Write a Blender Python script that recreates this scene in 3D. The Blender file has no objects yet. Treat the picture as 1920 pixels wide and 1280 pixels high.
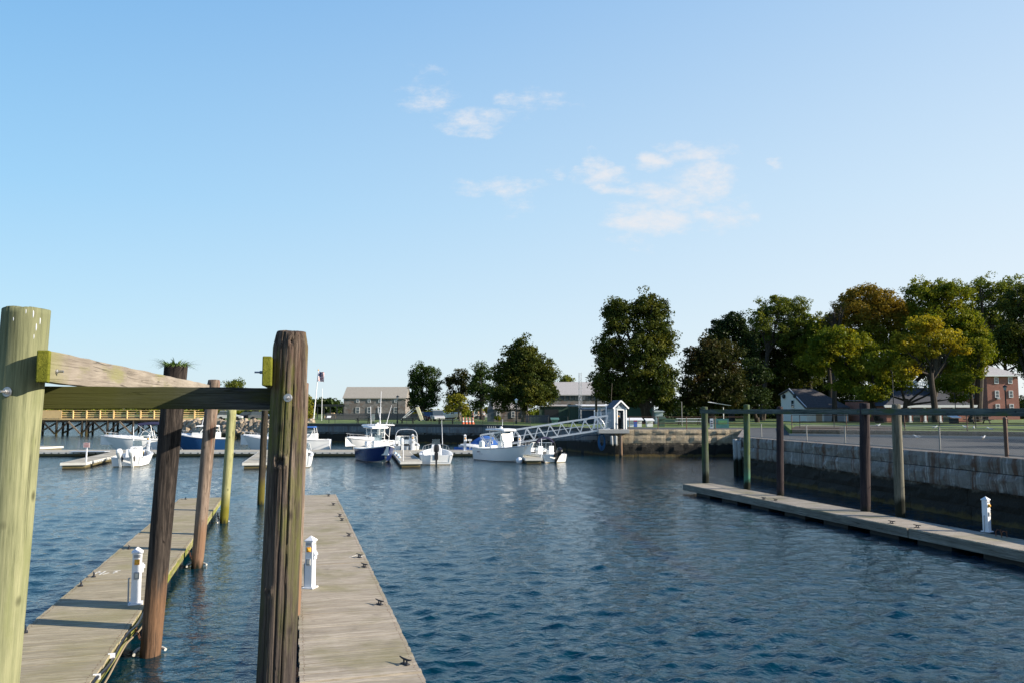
import bpy, bmesh, math, random
import numpy as np
from math import radians as RAD, sin, cos, pi, atan2, sqrt
from mathutils import Vector, Matrix, Euler, noise as MN
random.seed(7); rng = np.random.default_rng(7)
SC = bpy.context.scene; COL = SC.collection

# ------------------------------------------------------------------ camera
F = 1464.0; HOR = 770.5; CZ = 3.8
PT = math.atan((HOR - 640) / F)
cam_d = bpy.data.cameras.new('camera'); cam = bpy.data.objects.new('camera', cam_d); COL.objects.link(cam)
cam.location = (0, 0, CZ); cam.rotation_euler = (pi/2 + PT, 0, 0)
cam_d.sensor_width = 36; cam_d.lens = F/1920*36; cam_d.clip_start = 0.1; cam_d.clip_end = 6000
SC.camera = cam
# ------------------------------------------------------------------ sun, sky, exposure
SUN_AZ = 100.0; SUN_EL = 23.0          # azimuth clockwise from +Y
sd = Vector((sin(RAD(SUN_AZ))*cos(RAD(SUN_EL)), cos(RAD(SUN_AZ))*cos(RAD(SUN_EL)), sin(RAD(SUN_EL))))
sl = bpy.data.lights.new('sun', 'SUN'); so = bpy.data.objects.new('sun', sl); COL.objects.link(so)
sl.energy = 4.8; sl.angle = RAD(0.5); sl.color = (1.0, 0.89, 0.75)
so.rotation_euler = sd.to_track_quat('Z', 'Y').to_euler(); so.location = (30, -20, 40)
SC.view_settings.view_transform = 'Standard'; SC.view_settings.look = 'None'
SC.view_settings.exposure = 1.0; SC.view_settings.gamma = 1.0
SKY_STRENGTH = 0.092
def ray(px, py):
    u = (px-960)/F; v = (640-py)/F
    return Vector((u, cos(PT)-v*sin(PT), sin(PT)+v*cos(PT)))
def P(px, py, Y):
    r = ray(px, py); k = Y/r.y; return Vector((r.x*k, Y, CZ+r.z*k))
def G(px, py, z=0.0):
    r = ray(px, py); k = (z-CZ)/r.z; return Vector((r.x*k, r.y*k, z))
def X(px, Y, z=CZ): return (px-960)/F*(Y*cos(PT)+(z-CZ)*sin(PT))
def Z(py, Y): r = ray(960, py); return CZ+Y*r.z/r.y

W = bpy.data.worlds.new('World'); SC.world = W; W.use_nodes = True
def build_world():
    nt = W.node_tree; N = nt.nodes; L = nt.links; N.clear()
    out = N.new('ShaderNodeOutputWorld'); bg = N.new('ShaderNodeBackground'); L.new(bg.outputs[0], out.inputs[0])
    sky = N.new('ShaderNodeTexSky'); sky.sky_type = 'NISHITA'; sky.sun_disc = False
    sky.sun_elevation = RAD(SUN_EL); sky.sun_rotation = RAD(SUN_AZ)
    sky.air_density = 1.15; sky.dust_density = 0.6; sky.ozone_density = 2.2; sky.altitude = 0
    tc = N.new('ShaderNodeTexCoord'); sp = N.new('ShaderNodeSeparateXYZ'); L.new(tc.outputs['Generated'], sp.inputs[0])
    def m(op, a, b=None, c=None):
        n = N.new('ShaderNodeMath'); n.operation = op
        for i, v in enumerate((a, b, c)):
            if v is None: continue
            if isinstance(v, (int, float)): n.inputs[i].default_value = v
            else: L.new(v, n.inputs[i])
        return n.outputs[0]
    # sky colour by height, paler towards the sun, laid over the physical sky
    def grad(stops):
        r = N.new('ShaderNodeValToRGB'); L.new(sp.outputs[2], r.inputs[0]); e = r.color_ramp.elements
        while len(e) > 1: e.remove(e[-1])
        for i, (p, c) in enumerate(stops):
            el = e[0] if i == 0 else e.new(p); el.position = p; el.color = (*[((q/255+.055)/1.055)**2.4 for q in c], 1)
        return r.outputs[0]
    gl = grad([(0,(212,235,246)),(.10,(190,228,250)),(.25,(160,212,249)),(.48,(120,182,237)),(.60,(84,146,216)),(.78,(48,104,182)),(1,(28,70,145))])
    gr = grad([(0,(242,248,251)),(.10,(232,243,252)),(.25,(214,235,252)),(.48,(180,213,247)),(.60,(104,160,222)),(.78,(52,108,185)),(1,(28,70,145))])
    side = N.new('ShaderNodeMapRange'); L.new(sp.outputs[0], side.inputs[0]); side.inputs[1].default_value = -.54; side.inputs[2].default_value = .56
    gm = N.new('ShaderNodeMix'); gm.data_type = 'RGBA'; L.new(side.outputs[0], gm.inputs['Factor']); L.new(gl, gm.inputs['A']); L.new(gr, gm.inputs['B'])
    sc_ = N.new('ShaderNodeVectorMath'); sc_.operation = 'SCALE'; L.new(gm.outputs['Result'], sc_.inputs[0]); sc_.inputs['Scale'].default_value = 1/(SKY_STRENGTH*2**SC.view_settings.exposure)
    sm = N.new('ShaderNodeMix'); sm.data_type = 'RGBA'; sm.inputs['Factor'].default_value = .9; L.new(sky.outputs[0], sm.inputs['A']); L.new(sc_.outputs[0], sm.inputs['B'])
    skyc = sm.outputs['Result']
    yy = m('MAXIMUM', sp.outputs[1], 0.05)
    u = m('DIVIDE', sp.outputs[0], yy); v = m('DIVIDE', sp.outputs[2], yy)
    cb = N.new('ShaderNodeCombineXYZ'); L.new(u, cb.inputs[0]); L.new(v, cb.inputs[1])
    nz = N.new('ShaderNodeTexNoise'); nz.inputs['Scale'].default_value = 20; nz.inputs['Detail'].default_value = 10; nz.inputs['Roughness'].default_value = 0.7
    mp = N.new('ShaderNodeMapping'); mp.inputs['Scale'].default_value = (1, 1.9, 1); L.new(cb.outputs[0], mp.inputs[0]); L.new(mp.outputs[0], nz.inputs['Vector'])
    # warp the coordinates a little so that the puffs are ragged
    nw = N.new('ShaderNodeTexNoise'); nw.inputs['Scale'].default_value = 22; nw.inputs['Detail'].default_value = 5; L.new(mp.outputs[0], nw.inputs['Vector'])
    ws = N.new('ShaderNodeSeparateXYZ'); L.new(nw.outputs['Color'], ws.inputs[0])
    uw = m('ADD', u, m('MULTIPLY', m('SUBTRACT', ws.outputs[0], 0.5), 0.055))
    vw = m('ADD', v, m('MULTIPLY', m('SUBTRACT', ws.outputs[1], 0.5), 0.035))
    clouds = [(800,184,48,24,.55),(892,224,62,24,.85),(962,197,46,26,.38),(938,348,66,14,.75),(1132,329,46,15,.95),(1118,306,22,14,.8),
              (1220,302,28,17,1.05),(1300,284,62,20,.75),(1320,336,54,28,1.05),(1240,362,52,22,.75),(1290,372,40,26,.7),(1225,412,80,24,1.05),
              (1185,440,34,20,.6),(1150,359,36,12,.9),(1335,412,62,18,.7),(1040,184,50,20,.4),(1456,308,14,8,.6),(972,382,34,18,.4),(1360,385,46,14,.5),(800,150,30,24,.35),(1045,325,14,8,.4)]
    acc = None
    for (px, py, rx, ry, s) in clouds:
        r = ray(px, py); cu, cv = r.x/r.y, r.z/r.y
        du = m('DIVIDE', m('SUBTRACT', uw, cu), rx/F*1.55); dv = m('DIVIDE', m('SUBTRACT', vw, cv), ry/F*1.7)
        e = m('ADD', m('MULTIPLY', du, du), m('MULTIPLY', dv, dv))
        g = m('MULTIPLY', m('MAXIMUM', m('SUBTRACT', 1.0, e), 0.0), s)
        acc = g if acc is None else m('MAXIMUM', acc, g)
    a = m('MULTIPLY', acc, 1.0)
    t = m('ADD', m('MULTIPLY', a, 0.66), m('MULTIPLY', m('SUBTRACT', nz.outputs['Fac'], 0.5), 1.9))
    mr = N.new('ShaderNodeMapRange'); mr.interpolation_type = 'SMOOTHSTEP'; L.new(t, mr.inputs[0])
    mr.inputs[1].default_value = 0.06; mr.inputs[2].default_value = 0.95; mr.inputs[3].default_value = 0; mr.inputs[4].default_value = 0.92
    fac = m('MULTIPLY', mr.outputs[0], m('MINIMUM', m('MULTIPLY', acc, 5.0), 1.0))
    mix = N.new('ShaderNodeMix'); mix.data_type = 'RGBA'; L.new(fac, mix.inputs['Factor'])
    L.new(skyc, mix.inputs['A']); k_ = .86/(SKY_STRENGTH*2**SC.view_settings.exposure); mix.inputs['B'].default_value = (k_*.97, k_*.98, k_*1.02, 1)
    L.new(mix.outputs['Result'], bg.inputs['Color']); bg.inputs['Strength'].default_value = SKY_STRENGTH
build_world()

# ------------------------------------------------------------------ object helpers
def empty(name, loc=(0,0,0), rz=0.0):
    o = bpy.data.objects.new(name, None); COL.objects.link(o); o.location = loc; o.rotation_euler = (0,0,rz); o.empty_display_size = .3; return o
def tag(o, label=None, cat=None, group=None, kind=None):
    if label: o['label'] = label
    if cat: o['category'] = cat
    if group: o['group'] = group
    if kind: o['kind'] = kind
    return o
def thing(name, label, cat, loc=(0,0,0), rz=0.0, group=None): return tag(empty(name, loc, rz), label, cat, group)
def kids(o): return [c for c in bpy.data.objects if c.parent == o]
def copy_tree(o, parent=None):
    c = o.copy(); COL.objects.link(c); c.parent = parent
    for ch in kids(o): copy_tree(ch, c)
    return c
class MB:
    def __init__(s): s.v = []; s.f = []; s.mi = []; s.cur = 0
    def add(s, vs, fs):
        b = len(s.v); s.v += [tuple(v) for v in vs]; s.f += [tuple(b+i for i in f) for f in fs]; s.mi += [s.cur]*len(fs)
    def box(s, cx, cy, cz, sx, sy, sz, rz=0.0, M=None):
        vs = []
        for x in (-.5,.5):
            for y in (-.5,.5):
                for z in (-.5,.5):
                    p = Vector((x*sx, y*sy, z*sz))
                    if rz: p = Matrix.Rotation(rz, 3, 'Z') @ p
                    if M: p = M @ p
                    vs.append((p.x+cx, p.y+cy, p.z+cz))
        s.add(vs, [(0,1,3,2),(4,6,7,5),(0,4,5,1),(2,3,7,6),(0,2,6,4),(1,5,7,3)])
    def bar(s, p0, p1, w, h, up=(0,0,1)):
        p0 = Vector(p0); p1 = Vector(p1); d = (p1-p0).normalized(); U = Vector(up)
        if abs(d.dot(U)) > .98: U = Vector((0,1,0))
        sd_ = d.cross(U).normalized(); U = sd_.cross(d).normalized(); vs = []
        for p in (p0, p1):
            for a, b in ((-1,-1),(1,-1),(1,1),(-1,1)): vs.append(p+sd_*a*w/2+U*b*h/2)
        s.add(vs, [(3,2,1,0),(4,5,6,7),(0,1,5,4),(1,2,6,5),(2,3,7,6),(3,0,4,7)])
    def tube(s, pts, r, n=8, closed=False):
        pts = [Vector(p) for p in pts]; m = len(pts); rs = r if isinstance(r, (list, tuple)) else [r]*m; vs = []; prev = None
        for i, p in enumerate(pts):
            if closed: t = (pts[(i+1)%m]-pts[i-1])
            else: t = pts[min(i+1,m-1)]-pts[max(i-1,0)]
            t.normalize()
            if prev is None:
                a = Vector((0,0,1)) if abs(t.z) < .9 else Vector((1,0,0)); u = t.cross(a).normalized()
            else: u = (prev-t*prev.dot(t)).normalized()
            prev = u; w = t.cross(u)
            for k in range(n):
                an = 2*pi*k/n; vs.append(p+(u*cos(an)+w*sin(an))*rs[i])
        fs = []
        for i in range(m if closed else m-1):
            j = (i+1) % m
            for k in range(n): fs.append((i*n+k, i*n+(k+1)%n, j*n+(k+1)%n, j*n+k))
        if not closed: fs.append(tuple(reversed(range(n)))); fs.append(tuple((m-1)*n+k for k in range(n)))
        s.add(vs, fs)
    def lathe(s, prof, cx=0, cy=0, n=16, M=None):
        vs = []; m = len(prof)
        for (r, z) in prof:
            for k in range(n):
                a = 2*pi*k/n; p = Vector((r*cos(a), r*sin(a), z))
                if M: p = M @ p
                vs.append((p.x+cx, p.y+cy, p.z))
        fs = [(i*n+k, i*n+(k+1)%n, (i+1)*n+(k+1)%n, (i+1)*n+k) for i in range(m-1) for k in range(n)]
        fs.append(tuple(reversed(range(n)))); fs.append(tuple((m-1)*n+k for k in range(n)))
        s.add(vs, fs)
    def prism(s, poly, z0, z1, M=None):
        n = len(poly); vs = [Vector((x,y,z0)) for x,y in poly]+[Vector((x,y,z1)) for x,y in poly]
        if M: vs = [M @ v for v in vs]
        s.add(vs, [tuple(reversed(range(n))), tuple(range(n,2*n))]+[(i,(i+1)%n,n+(i+1)%n,n+i) for i in range(n)])
    def loft(s, rings, cap=True, closed=True):
        n = len(rings[0]); vs = [p for r in rings for p in r]; fs = []
        for i in range(len(rings)-1):
            for k in range(n if closed else n-1): fs.append((i*n+k, i*n+(k+1)%n, (i+1)*n+(k+1)%n, (i+1)*n+k))
        if cap: fs.append(tuple(reversed(range(n)))); fs.append(tuple((len(rings)-1)*n+k for k in range(n)))
        s.add(vs, fs)
    def ball(s, c, r, sc=(1,1,1), n=10, m=7):
        rings = [[(c[0]+r*sc[0]*sin(pi*(i+.02)/(m+.04))*cos(2*pi*k/n), c[1]+r*sc[1]*sin(pi*(i+.02)/(m+.04))*sin(2*pi*k/n), c[2]+r*sc[2]*-cos(pi*(i+.02)/(m+.04))) for k in range(n)] for i in range(m+1)]
        s.loft(rings)
    def build(s, name, mat, parent=None, off=(0,0,0), smooth=False, bevel=0, loc=None):
        me = bpy.data.meshes.new(name); ox, oy, oz = off
        me.from_pydata([(x-ox,y-oy,z-oz) for x,y,z in s.v], [], s.f)
        mats = mat if isinstance(mat, (list,tuple)) else [mat]
        for mm in mats: me.materials.append(mm)
        if len(mats) > 1: me.polygons.foreach_set('material_index', s.mi)
        me.validate(); me.update()
        bm = bmesh.new(); bm.from_mesh(me); bmesh.ops.recalc_face_normals(bm, faces=bm.faces); bm.to_mesh(me); bm.free()
        if smooth:
            me.polygons.foreach_set('use_smooth', [True]*len(me.polygons))
            if smooth != 'all': me.set_sharp_from_angle(angle=RAD(38))
        o = bpy.data.objects.new(name, me); COL.objects.link(o)
        if parent: o.parent = parent
        if loc is not None: o.location = loc
        if bevel:
            b = o.modifiers.new('bevel','BEVEL'); b.width = bevel; b.segments = 2; b.limit_method = 'ANGLE'
        return o
def npmesh(name, V, Fc, mat, parent=None, smooth=False):
    me = bpy.data.meshes.new(name); k = Fc.shape[1]
    me.vertices.add(len(V)); me.vertices.foreach_set('co', V.astype(np.float32).ravel())
    me.loops.add(Fc.size); me.loops.foreach_set('vertex_index', Fc.astype(np.int32).ravel())
    me.polygons.add(len(Fc)); me.polygons.foreach_set('loop_start', np.arange(0, Fc.size, k, dtype=np.int32))
    me.materials.append(mat); me.update(calc_edges=True)
    if smooth: me.polygons.foreach_set('use_smooth', np.ones(len(Fc), bool))
    o = bpy.data.objects.new(name, me); COL.objects.link(o)
    if parent: o.parent = parent
    return o

# ------------------------------------------------------------------ materials
class NT:
    def __init__(s, name):
        s.m = bpy.data.materials.new(name); s.m.use_nodes = True; s.t = s.m.node_tree; s.N = s.t.nodes; s.L = s.t.links
        s.b = s.N['Principled BSDF']; s.out = s.N['Material Output']; s._tc = None
    def set(s, sock, v):
        if hasattr(v, 'default_value') or hasattr(v, 'is_linked'): s.L.new(v, sock)
        elif isinstance(v, (tuple, list)) and len(v) == 3 and sock.type == 'RGBA': sock.default_value = (*v, 1)
        else: sock.default_value = v
    def inp(s, k, v): s.set(s.b.inputs[k], v)
    def co(s, scale=(1,1,1), which='Object', rot=(0,0,0)):
        if s._tc is None: s._tc = s.N.new('ShaderNodeTexCoord')
        mp = s.N.new('ShaderNodeMapping'); mp.inputs['Scale'].default_value = scale; mp.inputs['Rotation'].default_value = rot; s.L.new(s._tc.outputs[which], mp.inputs[0]); return mp.outputs[0]
    def xyz(s, which='Object'):
        if s._tc is None: s._tc = s.N.new('ShaderNodeTexCoord')
        sp = s.N.new('ShaderNodeSeparateXYZ'); s.L.new(s._tc.outputs[which], sp.inputs[0]); return sp.outputs
    def wpos(s):
        g = s.N.new('ShaderNodeNewGeometry'); sp = s.N.new('ShaderNodeSeparateXYZ'); s.L.new(g.outputs['Position'], sp.inputs[0]); return sp.outputs
    def noise(s, vec, scale=5, detail=4, rough=.55, dist=0.0):
        n = s.N.new('ShaderNodeTexNoise'); n.inputs['Scale'].default_value = scale; n.inputs['Detail'].default_value = detail
        n.inputs['Roughness'].default_value = rough; n.inputs['Distortion'].default_value = dist; s.L.new(vec, n.inputs['Vector']); return n.outputs['Fac']
    def vor(s, vec, scale=5, feat='F1', out='Distance', rnd=1.0):
        n = s.N.new('ShaderNodeTexVoronoi'); n.feature = feat; n.inputs['Scale'].default_value = scale; n.inputs['Randomness'].default_value = rnd; s.L.new(vec, n.inputs['Vector']); return n.outputs[out]
    def island(s): return s.N.new('ShaderNodeNewGeometry').outputs['Random Per Island']
    def ramp(s, fac, stops):
        r = s.N.new('ShaderNodeValToRGB'); s.L.new(fac, r.inputs[0]); e = r.color_ramp.elements
        while len(e) > 1: e.remove(e[-1])
        for i, (p, c) in enumerate(stops):
            if not isinstance(c, (tuple, list)): c = (c, c, c)
            el = e[0] if i == 0 else e.new(p)
            el.position = p; el.color = (*c, 1)
        return r.outputs[0]
    def math(s, op, a, b=None, clamp=False):
        n = s.N.new('ShaderNodeMath'); n.operation = op; n.use_clamp = clamp; s.set(n.inputs[0], a)
        if b is not None: s.set(n.inputs[1], b)
        return n.outputs[0]
    def mapr(s, v, a, b, c=0.0, d=1.0):
        n = s.N.new('ShaderNodeMapRange'); s.set(n.inputs[0], v)
        for i, q in enumerate((a,b,c,d)): n.inputs[i+1].default_value = q
        return n.outputs[0]
    def mix(s, fac, a, b, mode='MIX'):
        n = s.N.new('ShaderNodeMix'); n.data_type = 'RGBA'; n.blend_type = mode; n.clamp_factor = True
        s.set(n.inputs['Factor'], fac); s.set(n.inputs['A'], a); s.set(n.inputs['B'], b); return n.outputs['Result']
    def bump(s, h, strength=.5, dist=.01, nrm=None):
        n = s.N.new('ShaderNodeBump'); n.inputs['Strength'].default_value = strength; n.inputs['Distance'].default_value = dist; s.L.new(h, n.inputs['Height'])
        if nrm: s.L.new(nrm, n.inputs['Normal'])
        s.L.new(n.outputs[0], s.b.inputs['Normal']); return n.outputs[0]
def plain(name, col, rough=.5, metal=0.0, var=.12, scale=3.0, spec=.5):
    t = NT(name); n = t.noise(t.co(), scale, 5, .6)
    c = t.mix(n, tuple(x*(1-var) for x in col), tuple(min(1,x*(1+var)) for x in col))
    t.inp('Base Color', c); t.inp('Roughness', t.mapr(n, .3, .7, max(0.02,rough-.08), min(1,rough+.08))); t.inp('Metallic', metal); t.inp('Specular IOR Level', spec); return t.m
def wood(name, c_dark, c_mid, c_light, ax=2, sc=9.0, moss=None, moss_amt=.5, wet=None, bump=.6, stain=None, knots=True, rustz=None, dark=None, mossx=None, checks=.85):
    """weathered timber; ax = grain axis in object space; wet = (z, colour) band above the water"""
    t = NT(name); s = [sc,sc,sc]; s[ax] = sc*.045
    g = t.noise(t.co(tuple(s)), 1.0, 8, .68, .6)
    s2 = [sc*4]*3; s2[ax] = sc*.12
    g2 = t.noise(t.co(tuple(s2)), 1.0, 5, .7)
    gg = t.math('ADD', t.math('MULTIPLY', g, .62), t.math('MULTIPLY', g2, .38))
    s5 = [sc*9]*3; s5[ax] = sc*.35
    g3 = t.noise(t.co(tuple(s5)), 1.0, 4, .7)
    gg = t.math('ADD', t.math('MULTIPLY', gg, .66), t.math('MULTIPLY', g3, .34))
    c = t.ramp(gg, [(.40, c_dark), (.475, c_mid), (.57, c_light)])
    s6 = [sc*1.15]*3; s6[ax] = sc*.03      # thin drying checks along the grain
    ck = t.math('ABSOLUTE', t.math('SUBTRACT', t.noise(t.co(tuple(s6)), 1.0, 3, .5, .3), .5))
    pres = t.mapr(t.noise(t.co(), 2.3, 3, .5), .42, .55)
    ck = t.math('MULTIPLY', t.mapr(ck, .002, .009, 1, 0), pres); c = t.mix(t.math('MULTIPLY', ck, checks), c, tuple(x*.3 for x in c_dark))
    big = t.noise(t.co(), 1.7, 3, .5)
    c = t.mix(t.mapr(big, .35, .7, 0, .5), c, tuple(x*.62 for x in c_mid))
    if stain:
        s3 = [5,5,5]; s3[ax] = .5
        st = t.mapr(t.noise(t.co(tuple(s3)), 1.0, 4, .6), .54, .66)
        c = t.mix(t.math('MULTIPLY', st, .75), c, stain)
    if moss:
        s3 = [4,4,4]; s3[ax] = .8
        st = t.mapr(t.noise(t.co(tuple(s3)), 1.0, 6, .65), .62-.3*moss_amt, .74-.3*moss_amt)
        c = t.mix(t.math('MULTIPLY', st, .85), c, moss)
    if knots:
        s4 = [3.4,3.4,3.4]; s4[ax] = 2.3
        kn = t.mapr(t.vor(t.co(tuple(s4)), 1.0), .04, .13, 1, 0)
        c = t.mix(t.math('MULTIPLY', kn, .8), c, tuple(x*.35 for x in c_dark))
    if dark:      # darkened, wetter timber towards the foot
        z = t.math('ADD', t.wpos()[2], t.mapr(t.noise(t.co((7,7,.6)), 1.0, 5, .6), 0, 1, -1.1, 1.1))
        c = t.mix(t.mapr(z, dark[0], dark[1], .78, 0), c, tuple(x*.55 for x in c_mid[:1])+(c_mid[1]*.6, c_mid[2]*.75))
    if mossx:     # moss grown over one end of a beam
        x = t.math('ADD', t.xyz()[0], t.mapr(t.noise(t.co(), 2.2, 5, .6), 0, 1, -.5, .5))
        c = t.mix(t.mapr(x, mossx[0], mossx[1], .9, 0), c, moss)
    if rustz:
        z = t.math('ADD', t.wpos()[2], t.mapr(t.noise(t.co((9,9,.8)), 1.0, 6, .7), 0, 1, -.7, .7)); q = t.mapr(gg, .40, .56)
        c = t.mix(t.math('MULTIPLY', t.mapr(z, rustz[0]-.25, rustz[0]+.1, 1, 0), q), c, rustz[1])
    if wet:
        z = t.wpos()[2]; jag = t.math('ADD', z, t.mapr(t.noise(t.co((6,6,1.2)), 1.0, 5, .6), 0, 1, -.35, .35))
        for (zz, wd, wc) in wet: c = t.mix(t.mapr(jag, zz-wd, zz+wd, 1, 0), c, wc)
    t.inp('Base Color', c); t.inp('Roughness', .85); t.inp('Specular IOR Level', .2)
    t.bump(t.math('SUBTRACT', gg, t.math('MULTIPLY', ck, .35)), bump, .022); return t.m

M = {}
ALG = (.012,.014,.008)
M['pileA'] = wood('treated_green_pine', (.095,.105,.055), (.185,.195,.105), (.265,.268,.15), sc=6, moss=(.17,.185,.085), moss_amt=.25, stain=(.15,.165,.09), bump=.5, knots=True, wet=[(.3,.3,ALG)])
M['pileB'] = wood('weathered_pile_brown', (.012,.010,.009), (.070,.054,.042), (.23,.18,.14), sc=12, stain=(.09,.045,.03), bump=1.0, knots=True, wet=[(.3,.3,ALG)], moss=(.13,.14,.03), moss_amt=.45, dark=(1.4,3.9))
M['pileC'] = wood('dark_creosote_pile', (.005,.004,.004), (.021,.017,.015), (.072,.058,.048), sc=8, bump=.9, wet=[(-.05,.1,ALG)], rustz=(1.15,(.15,.085,.048)))
M['pileD'] = wood('red_brown_pile', (.035,.026,.021), (.14,.105,.08), (.29,.225,.175), sc=8, bump=.7, stain=(.16,.055,.03), wet=[(.12,.1,ALG)], rustz=(1.2,(.19,.115,.07)))
M['pileE'] = wood('yellow_green_pile', (.11,.115,.05), (.245,.245,.11), (.37,.36,.18), sc=8, bump=.4, wet=[(.75,.3,(.14,.125,.015)), (.1,.1,ALG)])
M['pileF'] = wood('dark_pile_yellow_foot', (.006,.006,.005), (.03,.025,.018), (.10,.08,.055), sc=8, bump=.8, wet=[(.9,.25,(.10,.085,.015)), (.1,.1,ALG)])
M['pileG'] = wood('grey_green_pile', (.014,.02,.014), (.045,.056,.042), (.10,.12,.09), sc=8, bump=.6, moss=(.07,.10,.03), moss_amt=.5, wet=[(.8,.12,ALG)])
M['pileT'] = wood('copper_green_pile', (.025,.04,.026), (.055,.09,.056), (.11,.16,.095), sc=8, bump=.5, moss=(.10,.12,.03), moss_amt=.5, wet=[(1.1,.25,(.05,.15,.10)), (.75,.1,ALG)])
M['pileK'] = wood('black_purple_pile', (.008,.007,.009), (.026,.02,.024), (.07,.05,.045), sc=8, bump=.7, wet=[(.5,.12,ALG)])
M['pileW'] = wood('pale_grey_pile', (.05,.046,.033), (.125,.118,.088), (.22,.205,.155), sc=7, bump=.5, wet=[(1.0,.12,ALG)])
M['beamL'] = wood('pinkish_weathered_beam', (.10,.088,.07), (.225,.195,.16), (.32,.285,.235), ax=0, sc=5, moss=(.20,.195,.09), moss_amt=.22, bump=.5, mossx=(.0,.55))
M['beamX'] = wood('mossy_dark_beam', (.035,.04,.035), (.045,.048,.045), (.10,.104,.096), ax=0, sc=8, moss=(.050,.052,.008), moss_amt=.12, bump=.6, knots=False, mossx=(.75,1.7))
M['beamM'] = wood('moss_covered_beam', (.10,.10,.01), (.19,.19,.02), (.28,.27,.04), ax=0, sc=9, moss=(.11,.12,.01), moss_amt=.8, bump=.8, knots=False)
M['beamG'] = wood('blue_grey_beam', (.024,.031,.028), (.06,.073,.067), (.13,.145,.13), ax=0, sc=6, moss=(.07,.09,.03), moss_amt=.3, bump=.5)
def deck_mat(name, a, b, c, green=(.17,.16,.06), ax=0):
    t = NT(name); s = [1.1,1.1,1.1]; s[ax] = 1.0; sc = [34,34,34]; sc[ax] = 2.4
    g = t.noise(t.co(tuple(sc)), 1.0, 7, .7, .3); isl = t.island()
    col = t.ramp(g, [(.34,a),(.5,b),(.66,c)])
    col = t.mix(t.mapr(isl,0,1,0,.62), col, tuple(x*.62 for x in b))
    big = t.noise(t.co(), .9, 5, .6)
    col = t.mix(t.mapr(big,.48,.68,0,.55), col, green)
    col = t.mix(t.mapr(t.noise(t.co(), 2.6, 6, .65),.58,.72,0,.5), col, tuple(x*.45 for x in b))
    sp = t.mapr(t.vor(t.co((1,1,1)), 2.4), .0, .035, 1, 0)
    col = t.mix(t.math('MULTIPLY', sp, .8), col, (.62,.6,.56))
    t.inp('Base Color', col); t.inp('Roughness', .85); t.inp('Specular IOR Level', .25); t.bump(g, .5, .01); return t.m
M['deck'] = deck_mat('weathered_deck_planks', (.19,.16,.115), (.40,.345,.265), (.56,.49,.385))
M['deckL'] = deck_mat('weathered_deck_planks_olive', (.18,.152,.10), (.365,.315,.215), (.52,.45,.325), (.24,.22,.10))
M['deckR'] = deck_mat('grey_deck_planks', (.17,.15,.12), (.36,.32,.26), (.52,.47,.39))
M['fasciaL'] = wood('mossy_dock_fascia', (.08,.08,.03), (.18,.175,.07), (.32,.30,.15), ax=1, sc=6, moss=(.19,.21,.03), moss_amt=.5, knots=False)
M['fascia'] = wood('grey_dock_fascia', (.08,.075,.06), (.16,.15,.125), (.26,.25,.22), ax=1, sc=6, knots=False)
M['float'] = plain('black_dock_float', (.012,.013,.012), .8)
M['steel'] = plain('galvanised_steel', (.42,.42,.42), .42, .85, .25, 40)
M['rust'] = plain('rusty_iron', (.13,.055,.03), .85, .3, .5, 30)
M['iron'] = plain('dark_cleat_iron', (.03,.032,.04), .55, .6)
M['white'] = plain('white_gelcoat', (.74,.75,.74), .48, 0, .06, 2)
M['whiteB'] = plain('blueish_white_gelcoat', (.66,.71,.73), .48, 0, .06, 2)
M['cream'] = plain('cream_gelcoat', (.66,.62,.52), .35, 0, .1, 2)
M['navy'] = plain('navy_gelcoat', (.012,.028,.115), .2, 0, .15, 2)
M['blue'] = plain('blue_gelcoat', (.02,.075,.19), .22, 0, .15, 2)
M['ped'] = plain('white_pedestal_plastic', (.70,.72,.75), .45, 0, .07, 12)
M['black'] = plain('black_plastic', (.012,.012,.014), .35)
M['yellow'] = plain('amber_socket_cover', (.75,.36,.03), .5, 0, .3, 60)
M['grey'] = plain('grey_plastic', (.32,.33,.34), .5)
M['alu'] = plain('brushed_aluminium', (.62,.64,.66), .38, .35, .12, 8)
M['vinyl'] = plain('blue_canvas', (.02,.10,.34), .8, 0, .2, 6)
M['navyc'] = plain('navy_canvas', (.012,.014,.05), .85)
M['tan'] = plain('tan_seat_vinyl', (.42,.28,.17), .6)
M['red'] = plain('red_paint', (.42,.025,.02), .45)
M['orange'] = plain('orange_plastic', (.70,.10,.02), .5)
M['foul'] = plain('yellow_brown_waterline', (.20,.14,.03), .8, 0, .5, 4)
def glass_mat(name, tint=(.05,.07,.08), r=.04):
    t = NT(name); t.inp('Base Color', tint); t.inp('Roughness', r); t.inp('Specular IOR Level', .9); t.inp('Coat Weight', .5 if r < .1 else 0); return t.m
M['pane'] = glass_mat('dark_window_glass')
def thin_glass():
    t = NT('tinted_boat_windscreen'); t.inp('Base Color', (.10,.14,.16)); t.inp('Roughness', .25); mx = t.N.new('ShaderNodeMixShader'); tr = t.N.new('ShaderNodeBsdfTransparent'); tr.inputs[0].default_value = (.75,.85,.9,1)
    mx.inputs[0].default_value = .42; t.L.new(tr.outputs[0], mx.inputs[1]); t.L.new(t.b.outputs[0], mx.inputs[2]); t.L.new(mx.outputs[0], t.out.inputs[0]); return t.m
M['shield'] = thin_glass()
def fdeck():
    t = NT('tan_float_deck'); n = t.noise(t.co(), 1.3, 6, .6); br = t.math('FRACT', t.math('MULTIPLY', t.xyz()[0], 1.6))
    c = t.ramp(n, [(.35,(.27,.245,.19)),(.65,(.44,.41,.33))]); c = t.mix(t.mapr(br,0,.05,.5,0), c, (.12,.11,.09))
    t.inp('Base Color', c); t.inp('Roughness', .9); return t.m
M['fdeck'] = fdeck()
M['ffascia'] = plain('white_float_rub_rail', (.58,.57,.52), .6, 0, .2, 3)
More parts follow.
